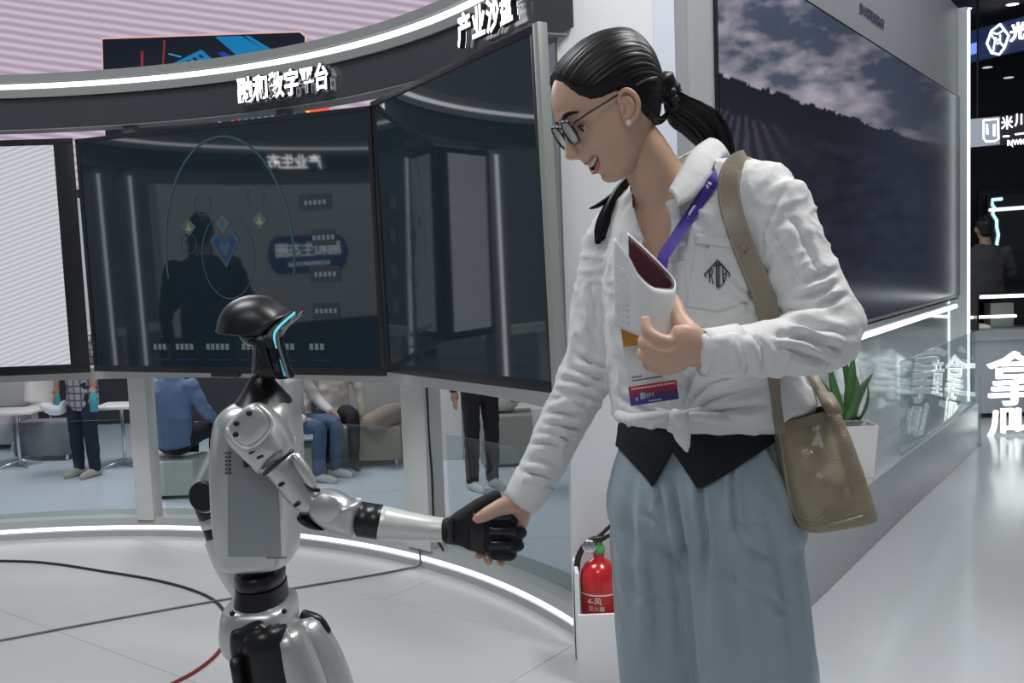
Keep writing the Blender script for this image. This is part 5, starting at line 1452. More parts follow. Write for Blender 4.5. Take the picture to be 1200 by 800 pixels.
# right sleeve, crosswise folds from elbow to cuff
for q in ([(655, 445), (674, 446), (695, 455)], [(645, 470), (664, 466), (688, 480)], [(650, 458), (672, 462), (703, 470)], [(636, 486), (656, 484), (680, 492)], [(628, 509), (648, 508), (668, 517)],
          [(640, 497), (660, 500), (684, 505)], [(619, 522), (640, 519), (660, 528)], [(616, 540), (636, 541), (652, 549)], [(612, 552), (628, 556), (644, 560)], [(675, 415), (692, 425), (712, 432)],
          [(668, 432), (690, 440), (708, 448)], [(683, 375), (692, 400), (700, 425)], [(690, 330), (696, 365), (692, 395)]): fold(q, 3.2, .0078)
# left sleeve
for q in ([(912, 372), (950, 383), (1000, 392)], [(910, 366), (950, 362), (992, 345)], [(918, 384), (955, 402), (992, 412)], [(935, 335), (958, 325), (978, 318)], [(930, 352), (960, 345), (985, 330)],
          [(905, 402), (940, 415), (975, 424)], [(880, 392), (892, 410), (897, 432)], [(862, 394), (870, 412), (872, 432)], [(900, 262), (922, 300), (938, 335)], [(925, 250), (945, 290), (965, 330)], [(905, 392), (925, 396), (955, 398)]): fold(q, 4.0, .0080)
W.append(([(925, 214), (905, 250), (893, 285), (900, 320)], 2.2, -.0045)); W.append(([(932, 214), (912, 250), (900, 285), (906, 320)], 4.0, .003))
# torso: cloth pulled into the knot, soft folds below the pocket
for q in ([(800, 480), (830, 452), (870, 440)], [(805, 486), (845, 466), (900, 452)], [(805, 488), (850, 480), (905, 474)], [(785, 478), (765, 440), (755, 400)], [(780, 482), (750, 455), (730, 420)], [(778, 486), (745, 474), (724, 462)],
          [(800, 474), (812, 440), (826, 425)], [(792, 470), (790, 440), (800, 410)], [(715, 330), (725, 380), (740, 430)], [(728, 300), (735, 350), (745, 400)], [(812, 250), (822, 262), (835, 272)], [(860, 330), (872, 340), (885, 352)],
          [(850, 338), (866, 348), (880, 362)], [(815, 385), (840, 392), (872, 384)], [(816, 300), (826, 290), (838, 288)], [(905, 300), (895, 330), (898, 360)]): fold(q, 3.6, .0062)
W.append(([(806, 245), (803, 290), (800, 340), (800, 400)], 2.0, -.003))
crease(sme, W)
# fine crumple
v_, n_ = mesh_np(sme)
amp = np.array([noise.fractal(Vector(p) * 26.0, 1.0, 2.0, 3) for p in v_])
rid = np.array([(1 - abs(noise.noise(Vector((p[0] * 15, p[1] * 15, p[2] * 15 + 3 * noise.noise(Vector(p) * 6)))))) ** 7 for p in v_])
set_np(sme, v_ + n_ * (amp * .0026 + rid * .0042)[:, None])
# open the neckline
bm = bmesh.new(); bm.from_mesh(sme); bm.normal_update()
from mathutils.geometry import intersect_point_tri_2d
Vpoly = [(736, 196), (752, 160), (812, 150), (829, 165), (812, 178), (798, 201), (787, 224), (789, 240), (788, 258), (780, 290), (772, 312), (757, 290), (751, 272), (746, 250), (741, 225)]
def inpoly(x, y, poly):
    c = False; j = len(poly) - 1
    for i in range(len(poly)):
        if (poly[i][1] > y) != (poly[j][1] > y) and x < (poly[j][0] - poly[i][0]) * (y - poly[i][1]) / (poly[j][1] - poly[i][1]) + poly[i][0]: c = not c
        j = i
    return c
cen = np.array([f.calc_center_median() for f in bm.faces]); pc = proj_np(cen)
kill = []
for f, (x, y) in zip(list(bm.faces), pc):
    if 730 < x < 835 and 145 < y < 320:
        c = f.calc_center_median()
        if y < 200 or (f.normal.dot(c - CAM) < 0 and inpoly(x, y, Vpoly)): kill.append(f)
bmesh.ops.delete(bm, geom=kill, context='FACES')
for _ in range(14):
    bmesh.ops.smooth_vert(bm, verts=[v for v in bm.verts if v.is_boundary], factor=0.6, use_axis_x=True, use_axis_y=True, use_axis_z=True)
bm.to_mesh(sme); bm.free()
shirt = obj_from_mesh('shirt', sme, shirt_m, wo)
tris = BVHTree.FromPolygons([v.co.copy() for v in sme.vertices], [tuple(p.vertices) for p in sme.polygons])
def on(px, py, off=0.002, tree=None, fallback=1.6):
    d = (fwd * F_PX + RIGHT * (px - 600) - UP * (py - 400)).normalized()
    h = (tree or tris).ray_cast(CAM + d * 0.6, d)
    if h[0] is None: return at(px, py, fallback)
    return h[0] - d * off
def relax(P, it=6):
    P = [p.copy() for p in P]
    for _ in range(it):
        P = [P[0]] + [(P[i - 1] + P[i] * 2 + P[i + 1]) / 4 for i in range(1, len(P) - 1)] + [P[-1]]
    return P
def ribbon(C, w, t, side=None, face=TC, faces=None):
    """strip along C (points), width w (scalar or list), thickness t, facing the viewer side of the cloth"""
    V = []; Fc = []; n = len(C); ww = w if hasattr(w, '__len__') else [w] * n
    for i in range(n):
        tn = (C[min(i + 1, n - 1)] - C[max(i - 1, 0)]).normalized()
        if faces is not None: face = faces[i]
        s = tn.cross(face).normalized(); nn = s.cross(tn).normalized()
        if nn.dot(face) < 0: nn = -nn
        V += [C[i] - s * ww[i] / 2, C[i] + s * ww[i] / 2, C[i] + s * ww[i] / 2 + nn * t, C[i] - s * ww[i] / 2 + nn * t]
    for i in range(n - 1):
        for k in range(4): Fc.append((4 * i + k, 4 * i + (k + 1) % 4, 4 * i + 4 + (k + 1) % 4, 4 * i + 4 + k))
    Fc += [(0, 1, 2, 3), (4 * n - 4, 4 * n - 3, 4 * n - 2, 4 * n - 1)]
    return V, Fc
def path_on(pxs, n=5, off=.002, tree=None):
    return [on(p[0], p[1], off, tree) for p in cr(pxs, n)]
# collar
inner = [(784, 225, 1.630), (797, 201, 1.655), (812, 177, 1.688), (830, 164, 1.735), (828, 168, 1.80), (792, 188, 1.835), (758, 206, 1.835), (741, 228, 1.80), (742, 262, 1.735)]
outer = [(793, 243, 1.612), (813, 231, 1.625), (833, 207, 1.655), (850, 181, 1.735), (850, 192, 1.82), (800, 218, 1.875), (746, 226, 1.88), (729, 246, 1.835), (735, 284, 1.742)]
a_ = cr([tuple(at(*p)) for p in inner], 6); b_ = cr([tuple(at(*p)) for p in outer], 6)
V = []; Fc = []; m_ = 6
for p, q in zip(a_, b_):
    for j in range(m_ + 1):
        t = j / m_; x = Vector(p) * (1 - t) + Vector(q) * t
        V.append(x + (UP * .006 + TC * .004) * math.sin(math.pi * t))
for i in range(len(a_) - 1):
    for j in range(m_): Fc.append((i * (m_ + 1) + j, i * (m_ + 1) + j + 1, (i + 1) * (m_ + 1) + j + 1, (i + 1) * (m_ + 1) + j))
co = make_obj('collar', V, Fc, shirt_m, shirt); s = co.modifiers.new('t', 'SOLIDIFY'); s.thickness = .0035; s.offset = 1
# folded edges of the open neckline
v, f = tube(relax([at(786, 236, 1.622)] + path_on([(793, 249), (794, 266), (788, 285), (781, 306)], 4, .003), 8), [(.009, .004)] * 18, seg=10, n=1, ref=RIGHT)
make_obj('lapel', v, f, shirt_m, shirt)
v, f = tube(relax([at(738, 236, 1.80)] + path_on([(743, 262), (748, 276), (756, 292), (768, 312)], 4, .003), 8), [(.007, .004)] * 18, seg=10, n=1, ref=RIGHT)
make_obj('lapel', v, f, shirt_m, shirt)
v, f = ribbon(relax(path_on([(799, 306), (798, 320), (797, 345), (796, 400), (797, 440), (796, 476)], 6, .0012), 6), .030, .0022); make_obj('placket', v, f, shirt_m, shirt)
for q in ((800, 285), (796, 455)):
    v, f = lathe([(.0001, .002), (.0045, .002), (.0052, .001), (.0052, -.001)], on(q[0], q[1], .003), axis=(CAM - at(q[0], q[1], 1.6)).normalized(), seg=14); make_obj('button', v, f, M('button_white', (0.75, 0.74, 0.7), 0.3), shirt)
# cuffs
def cuff(path, r, name):
    v, f = tube([at(*p) for p in path], r, seg=28, n=2, cap=False)
    o = make_obj(name, v, f, shirt_m, shirt); s = o.modifiers.new('t', 'SOLIDIFY'); s.thickness = .003; s.offset = 0
cuff([(628, 560, 1.851), (619, 575, 1.85), (610, 589, 1.85)], [.040, .0375, .0350], 'cuff')
cuff([(864, 411, 1.477), (844, 412.5, 1.47), (823, 413.5, 1.463)], [.0395, .0365, .0345], 'cuff')
# breast pocket
def patch(quad, nx, ny, off, thick, name, mat, par, drop=0.0):
    (x0, y0), (x1, y1), (x2, y2), (x3, y3) = quad
    V = []; Fc = []
    for j in range(ny + 1):
        for i in range(nx + 1):
            u, w = i / nx, j / ny
            x = (x0 * (1 - u) + x1 * u) * (1 - w) + (x3 * (1 - u) + x2 * u) * w
            y = (y0 * (1 - u) + y1 * u) * (1 - w) + (y3 * (1 - u) + y2 * u) * w + drop * w * (1 - abs(2 * u - 1))
            V.append(on(x, y, off))
    for j in range(ny):
        for i in range(nx): Fc.append((j * (nx + 1) + i, j * (nx + 1) + i + 1, (j + 1) * (nx + 1) + i + 1, (j + 1) * (nx + 1) + i))
    o = make_obj(name, V, Fc, mat, par); s = o.modifiers.new('t', 'SOLIDIFY'); s.thickness = thick; s.offset = 1
    return o
pk_ = patch([(816, 275), (866, 282), (880, 352), (803, 360)], 18, 20, .0012, .002, 'pocket', shirt_m, shirt, drop=10)
patch([(815, 273), (866, 280), (868, 292), (813, 286)], 16, 4, .003, .0022, 'pocket_hem', shirt_m, shirt)
# embroidered diamond emblem
navy = M('thread_navy', (0.035, 0.035, 0.085), 0.8)
def stitch(pts, r):
    P = [on(810 + x / 13.33, 290 + y / 13.33, .0042) for x, y in pts]
    P = [p for p in P]
    v, f = tube(P, r, seg=6, n=2); make_obj('embroidery', v, f, navy, pk_)
for q, r in (([(205, 425), (310, 310), (410, 200)], .0011), ([(410, 200), (510, 300), (605, 420)], .0011), ([(205, 425), (240, 460)], .0010), ([(605, 420), (585, 455)], .0010),
             ([(280, 370), (285, 540)], .0009), ([(280, 380), (325, 330), (335, 390), (290, 440)], .0009), ([(310, 430), (345, 570)], .0009), ([(395, 240), (395, 420), (400, 600)], .0012), ([(430, 240), (432, 420), (430, 610)], .0012),
             ([(360, 280), (460, 280)], .0010), ([(490, 290), (492, 420), (500, 540)], .0010), ([(495, 420), (545, 410)], .0009), ([(545, 345), (545, 440), (500, 560)], .0009), ([(400, 600), (420, 632), (490, 570)], .0008)): stitch(q, r)
# knot at the waist
kn = [T([(770, 481, 1.607), (783, 486, 1.600), (794, 489, 1.592)], [(.006, .006), (.008, .007), (.009, .008)], seg=16), T([(820, 480, 1.607), (808, 485, 1.600), (797, 488, 1.592)], [(.006, .006), (.009, .008), (.009, .008)], seg=16),
      T([(789, 483, 1.588), (795, 488, 1.580), (799, 496, 1.584)], [.008, .010, .009], seg=14), T([(796, 492, 1.585), (799, 508, 1.59), (803, 520, 1.592), (805, 529, 1.594)], [(.012, .006), (.015, .005), (.010, .004), (.003, .003)], seg=14, ref=RIGHT),
      T([(790, 492, 1.588), (786, 500, 1.592), (785, 506, 1.594)], [(.010, .005), (.009, .004), (.004, .003)], seg=12, ref=RIGHT)]
obj_from_mesh('shirt_knot', fuse(kn, .0025, 4), shirt_m, shirt)
# rolled hem that spills over the waist
v, f = T([(725, 486, 1.70), (740, 491, 1.64), (765, 489, 1.605), (782, 487, 1.595)], [.009, .010, .010, .008], seg=12); make_obj('shirt_hem', v, f, shirt_m, shirt)
v, f = T([(808, 487, 1.595), (840, 490, 1.60), (880, 489, 1.63), (915, 484, 1.67), (940, 472, 1.74)], [.008, .010, .010, .011, .010], seg=12); make_obj('shirt_hem', v, f, shirt_m, shirt)

# ================================================================== trousers and black waist piece
legs = [yaw_loft([(488, 738, 902, YT, .090), (505, 734, 906, YT, .098), (530, 730, 917, YT, .108), (560, 723, 924, YT, .118), (590, 717, 928, YT, .124), (618, 722, 930, YT, .118), (640, 745, 915, YT, .08)])]
legs.append(rows_loft([(590, 790, 922, 1.70, .085), (615, 792, 931, 1.70, .105), (650, 798, 937, 1.695, .110), (700, 804, 945, 1.69, .110), (750, 809, 951, 1.69, .110), (800, 814, 955, 1.69, .110), (900, 818, 962, 1.69, .110), (1050, 820, 970, 1.69, .110), (1190, 820, 975, 1.69, .110)], power=2.3, seg=48, n=3))
legs.append(rows_loft([(590, 725, 812, 1.79, .085), (615, 717, 814, 1.79, .100), (656, 718, 818, 1.795, .105), (700, 721, 822, 1.80, .105), (750, 724, 826, 1.80, .105), (800, 728, 831, 1.80, .105), (900, 730, 836, 1.80, .105), (1050, 733, 840, 1.80, .105), (1130, 734, 842, 1.80, .105)], power=2.3, seg=48, n=3))
pme = fuse(legs, 0.005, 10)
W = []
fold([(786, 560), (795, 600), (805, 660), (812, 720), (816, 800)], 4, .013); fold([(819, 556), (823, 600), (828, 640), (826, 690)], 3.6, .0115); fold([(858, 535), (858, 570), (862, 612), (866, 625)], 3.0, .0085)
fold([(768, 558), (775, 590), (786, 620)], 3.5, .0075); fold([(890, 500), (905, 530), (925, 570), (935, 620)], 4, .0075); fold([(742, 545), (738, 600), (742, 660), (748, 730)], 7, .0075)
fold([(760, 640), (768, 700), (772, 780)], 8, .0085); fold([(850, 640), (856, 700), (858, 790)], 10, .0085); fold([(900, 600), (915, 660), (925, 720), (932, 790)], 8, .0075)
for q in ([(860, 610), (880, 616), (898, 610)], [(872, 640), (890, 652), (905, 650)], [(850, 670), (870, 690), (888, 690)], [(895, 690), (912, 712), (925, 716)], [(755, 600), (770, 612), (784, 630)], [(748, 690), (765, 704), (785, 708)]): fold(q, 4.0, .0045)
crease(pme, W)
v_, n_ = mesh_np(pme)
rid = np.array([(1 - abs(noise.noise(Vector((p[0] * 9, p[1] * 9, p[2] * 4 + 2 * noise.noise(Vector(p) * 5)))))) ** 7 for p in v_])
set_np(pme, v_ + n_ * (rid * .0032)[:, None])
trousers = obj_from_mesh('trousers', pme, pants_m, wo)
v, f = tube([at(922, 534, 1.645), at(930, 580, 1.64), at(936, 640, 1.625), at(944, 710, 1.61), at(950, 790, 1.605)], .0016, seg=6); make_obj('side_seam', v, f, pants_m, trousers)
# waist piece with two front points
hemx = np.array([724, 730, 768, 788, 819, 907, 915]); hemy = np.array([524, 527, 557, 515, 554, 507, 505])
V = []; Fc = []; seg = 160; nr = 8
for j in range(nr + 1):
    for k in range(seg):
        th = 2 * math.pi * k / seg
        t = j / nr
        # iterate to find the hem for this direction
        y = 478.0
        for it in range(3 if j else 1):
            yy = y
            xl = np.interp(yy, [470, 488, 505, 530, 560], [737, 735, 731, 727, 720]); xr = np.interp(yy, [470, 488, 505, 530, 560], [904, 905, 909, 920, 927]); b = np.interp(yy, [470, 488, 505, 530, 560], [.092, .094, .102, .112, .122])
            A = at(xl, yy, YT); B = at(xr, yy, YT); c = (A + B) / 2; w = (B.x - A.x) / 2
            a = math.sqrt(max((w * w - (b * math.sin(yaw)) ** 2) / math.cos(yaw) ** 2, 9e-4))
            p = c + tl * ((a + .003) * math.cos(th)) + tf * ((b + .003) * math.sin(th))
            if j:
                px = proj_np([p])[0][0]
                front = (tf * math.sin(th) + tl * math.cos(th)).dot(TC) > -0.15
                hem = np.interp(px, hemx, hemy) if front else 506
                y = 478 + (hem - 478) * t
        V.append(p)
for j in range(nr):
    for k in range(seg):
        k2 = (k + 1) % seg; Fc.append((j * seg + k, j * seg + k2, (j + 1) * seg + k2, (j + 1) * seg + k))
ws = make_obj('waist_piece', V, Fc, vest_m, wo); s = ws.modifiers.new('t', 'SOLIDIFY'); s.thickness = .003; s.offset = 1
# shoes
shoe_m = M('shoe_white', (0.6, 0.6, 0.58), 0.4)
for (px, Y) in ((890, 1.69), (785, 1.80)):
    x = at(px, 1100, Y).x
    v, f = tube([(x + .05, Y + .03, .045), (x + .0, Y, .05), (x - .07, Y - .06, .036), (x - .12, Y - .10, .024)], [(.035, .04), (.042, .045), (.042, .032), (.026, .018)], seg=20); make_obj('shoe', v, f, shoe_m, wo)

# ================================================================== lanyard with badge
lan = thing('lanyard_badge', 'purple lanyard with a white, orange and red visitor badge', 'badge', on(800, 300, .003))
purple = M('lanyard_purple', (0.055, 0.030, 0.30), 0.5, var=0.08)
pp = relax([at(852, 186, 1.700)] + path_on([(842, 203), (830, 221), (815, 243), (803, 261)], 5, .009) + [at(790, 281, 1.592), at(782, 293, 1.584), at(776, 302, 1.578)], 5)
v, f = ribbon(pp, .018, .0015); ls = make_obj('strap', v, f, purple, lan, sharp=35)
wtx = M('lanyard_print', (0.75, 0.75, 0.85), 0.6)
for q in (((833, 216), (830, 214)), ((830, 220), (828, 217)), ((814, 241), (811, 246)), ((810, 247), (807, 252)), ((806, 255), (803, 257)), ((786, 283), (783, 288))):
    v, f = tube([on(q[0][0], q[0][1], .0125), on(q[1][0], q[1][1], .0125)], .0022, seg=8, n=1); make_obj('strap_print', v, f, wtx, ls)
v, f = ribbon([at(777, 302, 1.575), at(772, 330, 1.56), at(766, 368, 1.545)], .018, .0015); make_obj('strap', v, f, purple, lan, sharp=35)
Yb = 1.535
B0, B1, B2, B3 = at(726.5, 377, Yb), at(783, 368, Yb - .006), at(795, 467, Yb - .012), at(739, 475.5, Yb - .006)
bu = (B1 - B0); bv = (B3 - B0); bn = bv.cross(bu).normalized()
if bn.dot(TC) < 0: bn = -bn
def card(u0, u1, v0, v1, z, t, name, mat):
    P = [B0 + bu * u + bv * w for u, w in ((u0, v0), (u1, v0), (u1, v1), (u0, v1))]
    V = [p + bn * z for p in P] + [p + bn * (z + t) for p in P]
    return make_obj(name, V, [(0, 1, 2, 3), (4, 5, 6, 7), (0, 1, 5, 4), (1, 2, 6, 5), (2, 3, 7, 6), (3, 0, 4, 7)], mat, lan, smooth=False)
card(0, 1, 0, 1, 0, .0016, 'badge_card', M('card_white', (0.72, 0.72, 0.73), 0.3))
card(0, 1, 0, .30, .0018, .0004, 'orange_band', M('card_orange', (0.75, 0.36, 0.05), 0.35))
card(0, 1, .775, .83, .0018, .0004, 'red_band', M('card_red', (0.50, 0.035, 0.05), 0.35)); card(0, 1, .83, .88, .0018, .0004, 'red_band', M('card_red2', (0.33, 0.035, 0.08), 0.35))
card(0, 1, .88, .94, .0018, .0004, 'blue_band', M('card_violet', (0.12, 0.045, 0.16), 0.35)); card(0, 1, .94, 1.0, .0018, .0004, 'blue_band', M('card_blue', (0.045, 0.06, 0.24), 0.35))
ink = M('card_ink', (0.06, 0.06, 0.07), 0.6); inkw = M('card_ink_white', (0.8, 0.78, 0.8), 0.6)
for (u0, u1, v0) in ((.10, .30, .66), (.10, .75, .70), (.48, .60, .60), (.56, .66, .635)):
    k = u0
    while k < u1 - .02:
        card(k, k + .028, v0, v0 + .018, .0018, .0003, 'badge_print', ink); k += .042
k = .06
while k < .93: card(k, k + .03, .795, .815, .0024, .0003, 'badge_print', inkw); k += .048
for (u0, u1, v0, v1) in ((.12, .17, .91, .95), (.22, .30, .86, .94), (.31, .34, .87, .93), (.36, .39, .88, .93), (.41, .44, .88, .92), (.47, .50, .88, .92)): card(u0, u1, v0, v1, .0024, .0003, 'badge_print', M('ink_teal', (0.35, 0.45, 0.48), 0.6))
k = .38
while k < .62: card(k, k + .022, .965, .98, .0024, .0003, 'badge_print', inkw); k += .034

# ================================================================== folded booklet
bk = thing('booklet', 'white folded booklet with a maroon inside held against the shirt', 'booklet', at(760, 390, 1.51))
top = [(735, 272, 1.556), (762, 296, 1.552), (784, 319, 1.542), (791, 331, 1.527), (787, 339, 1.505), (766, 337, 1.494), (748, 321, 1.496), (735, 298, 1.506), (720, 278, 1.515)]
bot = [(738, 345, 1.545), (764, 368, 1.541), (786, 388, 1.532), (792, 395, 1.517), (787, 400, 1.495), (768, 397, 1.484), (751, 394, 1.486), (737, 389, 1.494), (720, 381, 1.502)]
paper = M('paper_white', (0.76, 0.76, 0.77), 0.45, var=0.04, nscale=60)
def sheet(dt, db, inset, mat, name, thick, par):
    a = cr([tuple(at(*p)) for p in top], 8); b = cr([tuple(at(*p)) for p in bot], 8)
    cen = (Vector(a[len(a) // 2 - 10]) + Vector(a[len(a) // 2 + 10])) / 2
    V = []; Fc = []; ny = 10
    for p, q in zip(a, b):
        p = Vector(p); q = Vector(q)
        for j in range(ny + 1):
            t = dt + (1 - dt - db) * j / ny; x = p.lerp(q, t)
            c2 = at(757, 305, 1.525).lerp(at(757, 380, 1.515), t)
            dirn = (c2 - x); dirn = dirn.normalized() if dirn.length > 1e-6 else dirn
            V.append(x + dirn * inset)
    for i in range(len(a) - 1):
        for j in range(ny): Fc.append((i * (ny + 1) + j, i * (ny + 1) + j + 1, (i + 1) * (ny + 1) + j + 1, (i + 1) * (ny + 1) + j))
    o = make_obj(name, V, Fc, mat, par); s = o.modifiers.new('t', 'SOLIDIFY'); s.thickness = thick; s.offset = 0
    return o
cover = sheet(0, 0, 0, paper, 'cover', .0022, bk)
sheet(.02, .02, .0035, M('paper_dark_edge', (0.05, 0.055, 0.07), 0.4), 'page_block', .003, bk)
sheet(.035, .02, .0062, M('paper_maroon', (0.085, 0.012, 0.022), 0.35), 'inner_page', .0012, bk)
prn = M('print_grey', (0.55, 0.55, 0.57), 0.6)
for r in range(9):
    y0 = 312 + r * 7.5
    for c_ in range(3):
        x0 = 723.5 + c_ * 5.2
        yy = y0 + (x0 - 722) * .42
        if x0 > 741 + (y0 - 300) * .06: continue
        P0 = [at(x0, yy, 1.4935 + .0012 * (735 - x0) * .12), at(x0 + 3.4, yy + 1.4, 1.4935 + .0012 * (735 - x0 - 3.4) * .12)]
        v, f = tube(P0, .0007, seg=5, n=1); make_obj('print_line', v, f, prn, cover)

# ================================================================== handbag
bag = thing('handbag', 'taupe leather shoulder handbag hanging at the woman\'s hip', 'handbag', at(960, 610, 1.62))
leather = M('leather_taupe', (0.30, 0.245, 0.165), 0.30, var=0.12, nscale=9, bump=0.55, bscale=380, coat=0.3)
leather2 = M('leather_trim', (0.30, 0.255, 0.19), 0.45, var=0.06, bump=0.3, bscale=300)
def bag_loft(rows, seg=56, power=4.0):
    V = []; Fc = []
    rr = cr(rows, 5)
    for (xl, yl, xr, yr, Y, hd) in rr:
        a = at(xl, yl, Y - .012); b = at(xr, yr, Y + .012); c = (a + b) / 2; e1 = (b - a) / 2
        nrm = Vector((e1.y, -e1.x, 0)).normalized()
        for k in range(seg):
            th = 2 * math.pi * k / seg
            cx, sx = math.cos(th), math.sin(th)
            cx = math.copysign(abs(cx) ** (2 / power), cx); sx = math.copysign(abs(sx) ** (2 / power), sx)
            V.append(c + e1 * cx + nrm * (hd * sx))
    m = len(rr)
    for i in range(m - 1):
        for k in range(seg):
            k2 = (k + 1) % seg; Fc.append((i * seg + k, i * seg + k2, (i + 1) * seg + k2, (i + 1) * seg + k))
    Fc.append(tuple(range((m - 1) * seg, m * seg)))
    return V, Fc
v, f = bag_loft([(908, 494, 976, 475, 1.62, .018), (911, 510, 984, 492, 1.62, .030), (916, 540, 995, 530, 1.62, .045), (922, 572, 1006, 562, 1.62, .052), (929, 598, 1015, 590, 1.62, .054), (936, 615, 1018, 603, 1.62, .050), (941, 620, 1012, 607, 1.62, .042)])
me = bpy.data.meshes.new('bag'); me.from_pydata([tuple(x) for x in v], [], f)
bm = bmesh.new(); bm.from_mesh(me); bmesh.ops.recalc_face_normals(bm, faces=bm.faces); bmesh.ops.subdivide_edges(bm, edges=bm.edges[:], cuts=1, use_grid_fill=True); bm.to_mesh(me); bm.free(); me.update()
crease(me, [([(948, 486), (952, 510), (948, 535)], 14, -.016), ([(966, 480), (984, 520), (998, 560), (1004, 590)], 7, -.008), ([(985, 500), (1000, 540), (1010, 570)], 8, .006), ([(955, 555), (970, 565), (985, 575)], 16, .010), ([(930, 530), (936, 570), (945, 600)], 9, .004), ([(962, 600), (985, 598), (1000, 596)], 8, -.004)])
bag_body = obj_from_mesh('bag_body', me, leather, bag)
bt = BVHTree.FromPolygons([x.co.copy() for x in me.vertices], [tuple(p.vertices) for p in me.polygons])
pth = [on(x, y, .0, bt, 1.58) for x, y in cr([(912, 497), (917, 525), (922, 560), (928, 592), (938, 612), (950, 618), (966, 615.5), (990, 611), (1010, 605)], 4)]
v, f = tube(pth, .0034, seg=8, n=1); make_obj('piping', v, f, leather2, bag_body)
v, f = tube([on(x, y, .0, bt, 1.58) for x, y in cr([(926, 594), (940, 606), (955, 609), (966, 604), (968, 595)], 4)], .0022, seg=8, n=1); make_obj('corner_seam', v, f, leather2, bag_body)
v, f = ribbon([at(966, 462, 1.635), at(972, 473, 1.60), at(979, 486, 1.58)], .024, .006); make_obj('strap_tab', v, f, leather2, bag)
v, f = ribbon([at(949, 436, 1.66), at(958, 452, 1.645), at(968, 470, 1.62), at(973, 480, 1.60)], [.017, .018, .019, .020], .005); make_obj('strap_back', v, f, leather2, bag)
lat = relax([at(897, 215, 1.80), at(895, 196, 1.775), at(888, 186, 1.735)] + path_on([(874, 187), (861, 193), (854, 208), (853, 230), (860, 258), (871, 290), (884, 322), (896, 350)], 4, .006)
            + [at(903, 372, 1.585), at(908, 395, 1.592), at(905, 420, 1.598), at(904, 445, 1.598), at(908, 470, 1.594), at(912, 492, 1.588), at(914, 508, 1.576)], 3)
nf = [Vector((0, .9, .5)), Vector((0, .5, .9)), Vector((.1, -.1, 1)), Vector((.1, -.6, .8))]
lf = [(nf[i] if i < 4 else TC) for i in range(len(lat))]
wl_ = [.034] * (len(lat) - 7) + [.034, .030, .024, .018, .016, .016, .016]
v, f = ribbon(lat, wl_, .006, faces=lf)
st = make_obj('shoulder_strap', v, f, leather2, bag, sharp=35)
v, f = lathe([(.0001, .004), (.0045, .0035), (.006, .001), (.006, -.002)], on(871.5, 291, .012), axis=(CAM - at(871, 291, 1.55)).normalized(), seg=14); make_obj('stud', v, f, leather2, st)
mb = MB()
nl = len(lat)
for i in range(5, nl - 8):
    for q in (.25, .75):
        p = lat[i].lerp(lat[i + 1], q) ; tn = (lat[i + 1] - lat[i]).normalized(); s_ = tn.cross(TC).normalized()
        for e in (-1, 1):
            c = p + s_ * (e * .0145) + TC * .0062
            mb.add(*tube([c - tn * .002, c + tn * .002], .0006, seg=5, n=1))
mb.build('stitching', M('stitch_cream', (0.5, 0.46, 0.38), 0.7), st)
# ================================================================== seating area beyond the pavilion: people and furniture
skin_bg = M('skin_background', (0.42, 0.24, 0.17), 0.5)
hair_bg = M('hair_background', (0.012, 0.011, 0.011), 0.5)
def plaid(name, base, line):
    m = bpy.data.materials.new(name); m.use_nodes = True; nt = m.node_tree; b = nt.nodes['Principled BSDF']; b.inputs['Roughness'].default_value = 0.8
    tc = nt.nodes.new('ShaderNodeTexCoord'); sx = nt.nodes.new('ShaderNodeSeparateXYZ'); nt.links.new(tc.outputs['Object'], sx.inputs[0])
    acc = None
    for ax, fr in (('X', 90.0), ('Z', 90.0)):
        mu = nt.nodes.new('ShaderNodeMath'); mu.operation = 'MULTIPLY'; mu.inputs[1].default_value = fr; nt.links.new(sx.outputs[ax], mu.inputs[0])
        sn = nt.nodes.new('ShaderNodeMath'); sn.operation = 'SINE'; nt.links.new(mu.outputs[0], sn.inputs[0])
        gt = nt.nodes.new('ShaderNodeMath'); gt.operation = 'GREATER_THAN'; gt.inputs[1].default_value = 0.75; nt.links.new(sn.outputs[0], gt.inputs[0])
        if acc is None: acc = gt
        else:
            mxn = nt.nodes.new('ShaderNodeMath'); mxn.operation = 'MAXIMUM'; nt.links.new(acc.outputs[0], mxn.inputs[0]); nt.links.new(gt.outputs[0], mxn.inputs[1]); acc = mxn
    mx = nt.nodes.new('ShaderNodeMix'); mx.data_type = 'RGBA'; mx.inputs[6].default_value = base + (1,); mx.inputs[7].default_value = line + (1,)
    nt.links.new(acc.outputs[0], mx.inputs[0]); nt.links.new(mx.outputs[2], b.inputs['Base Color'])
    return m
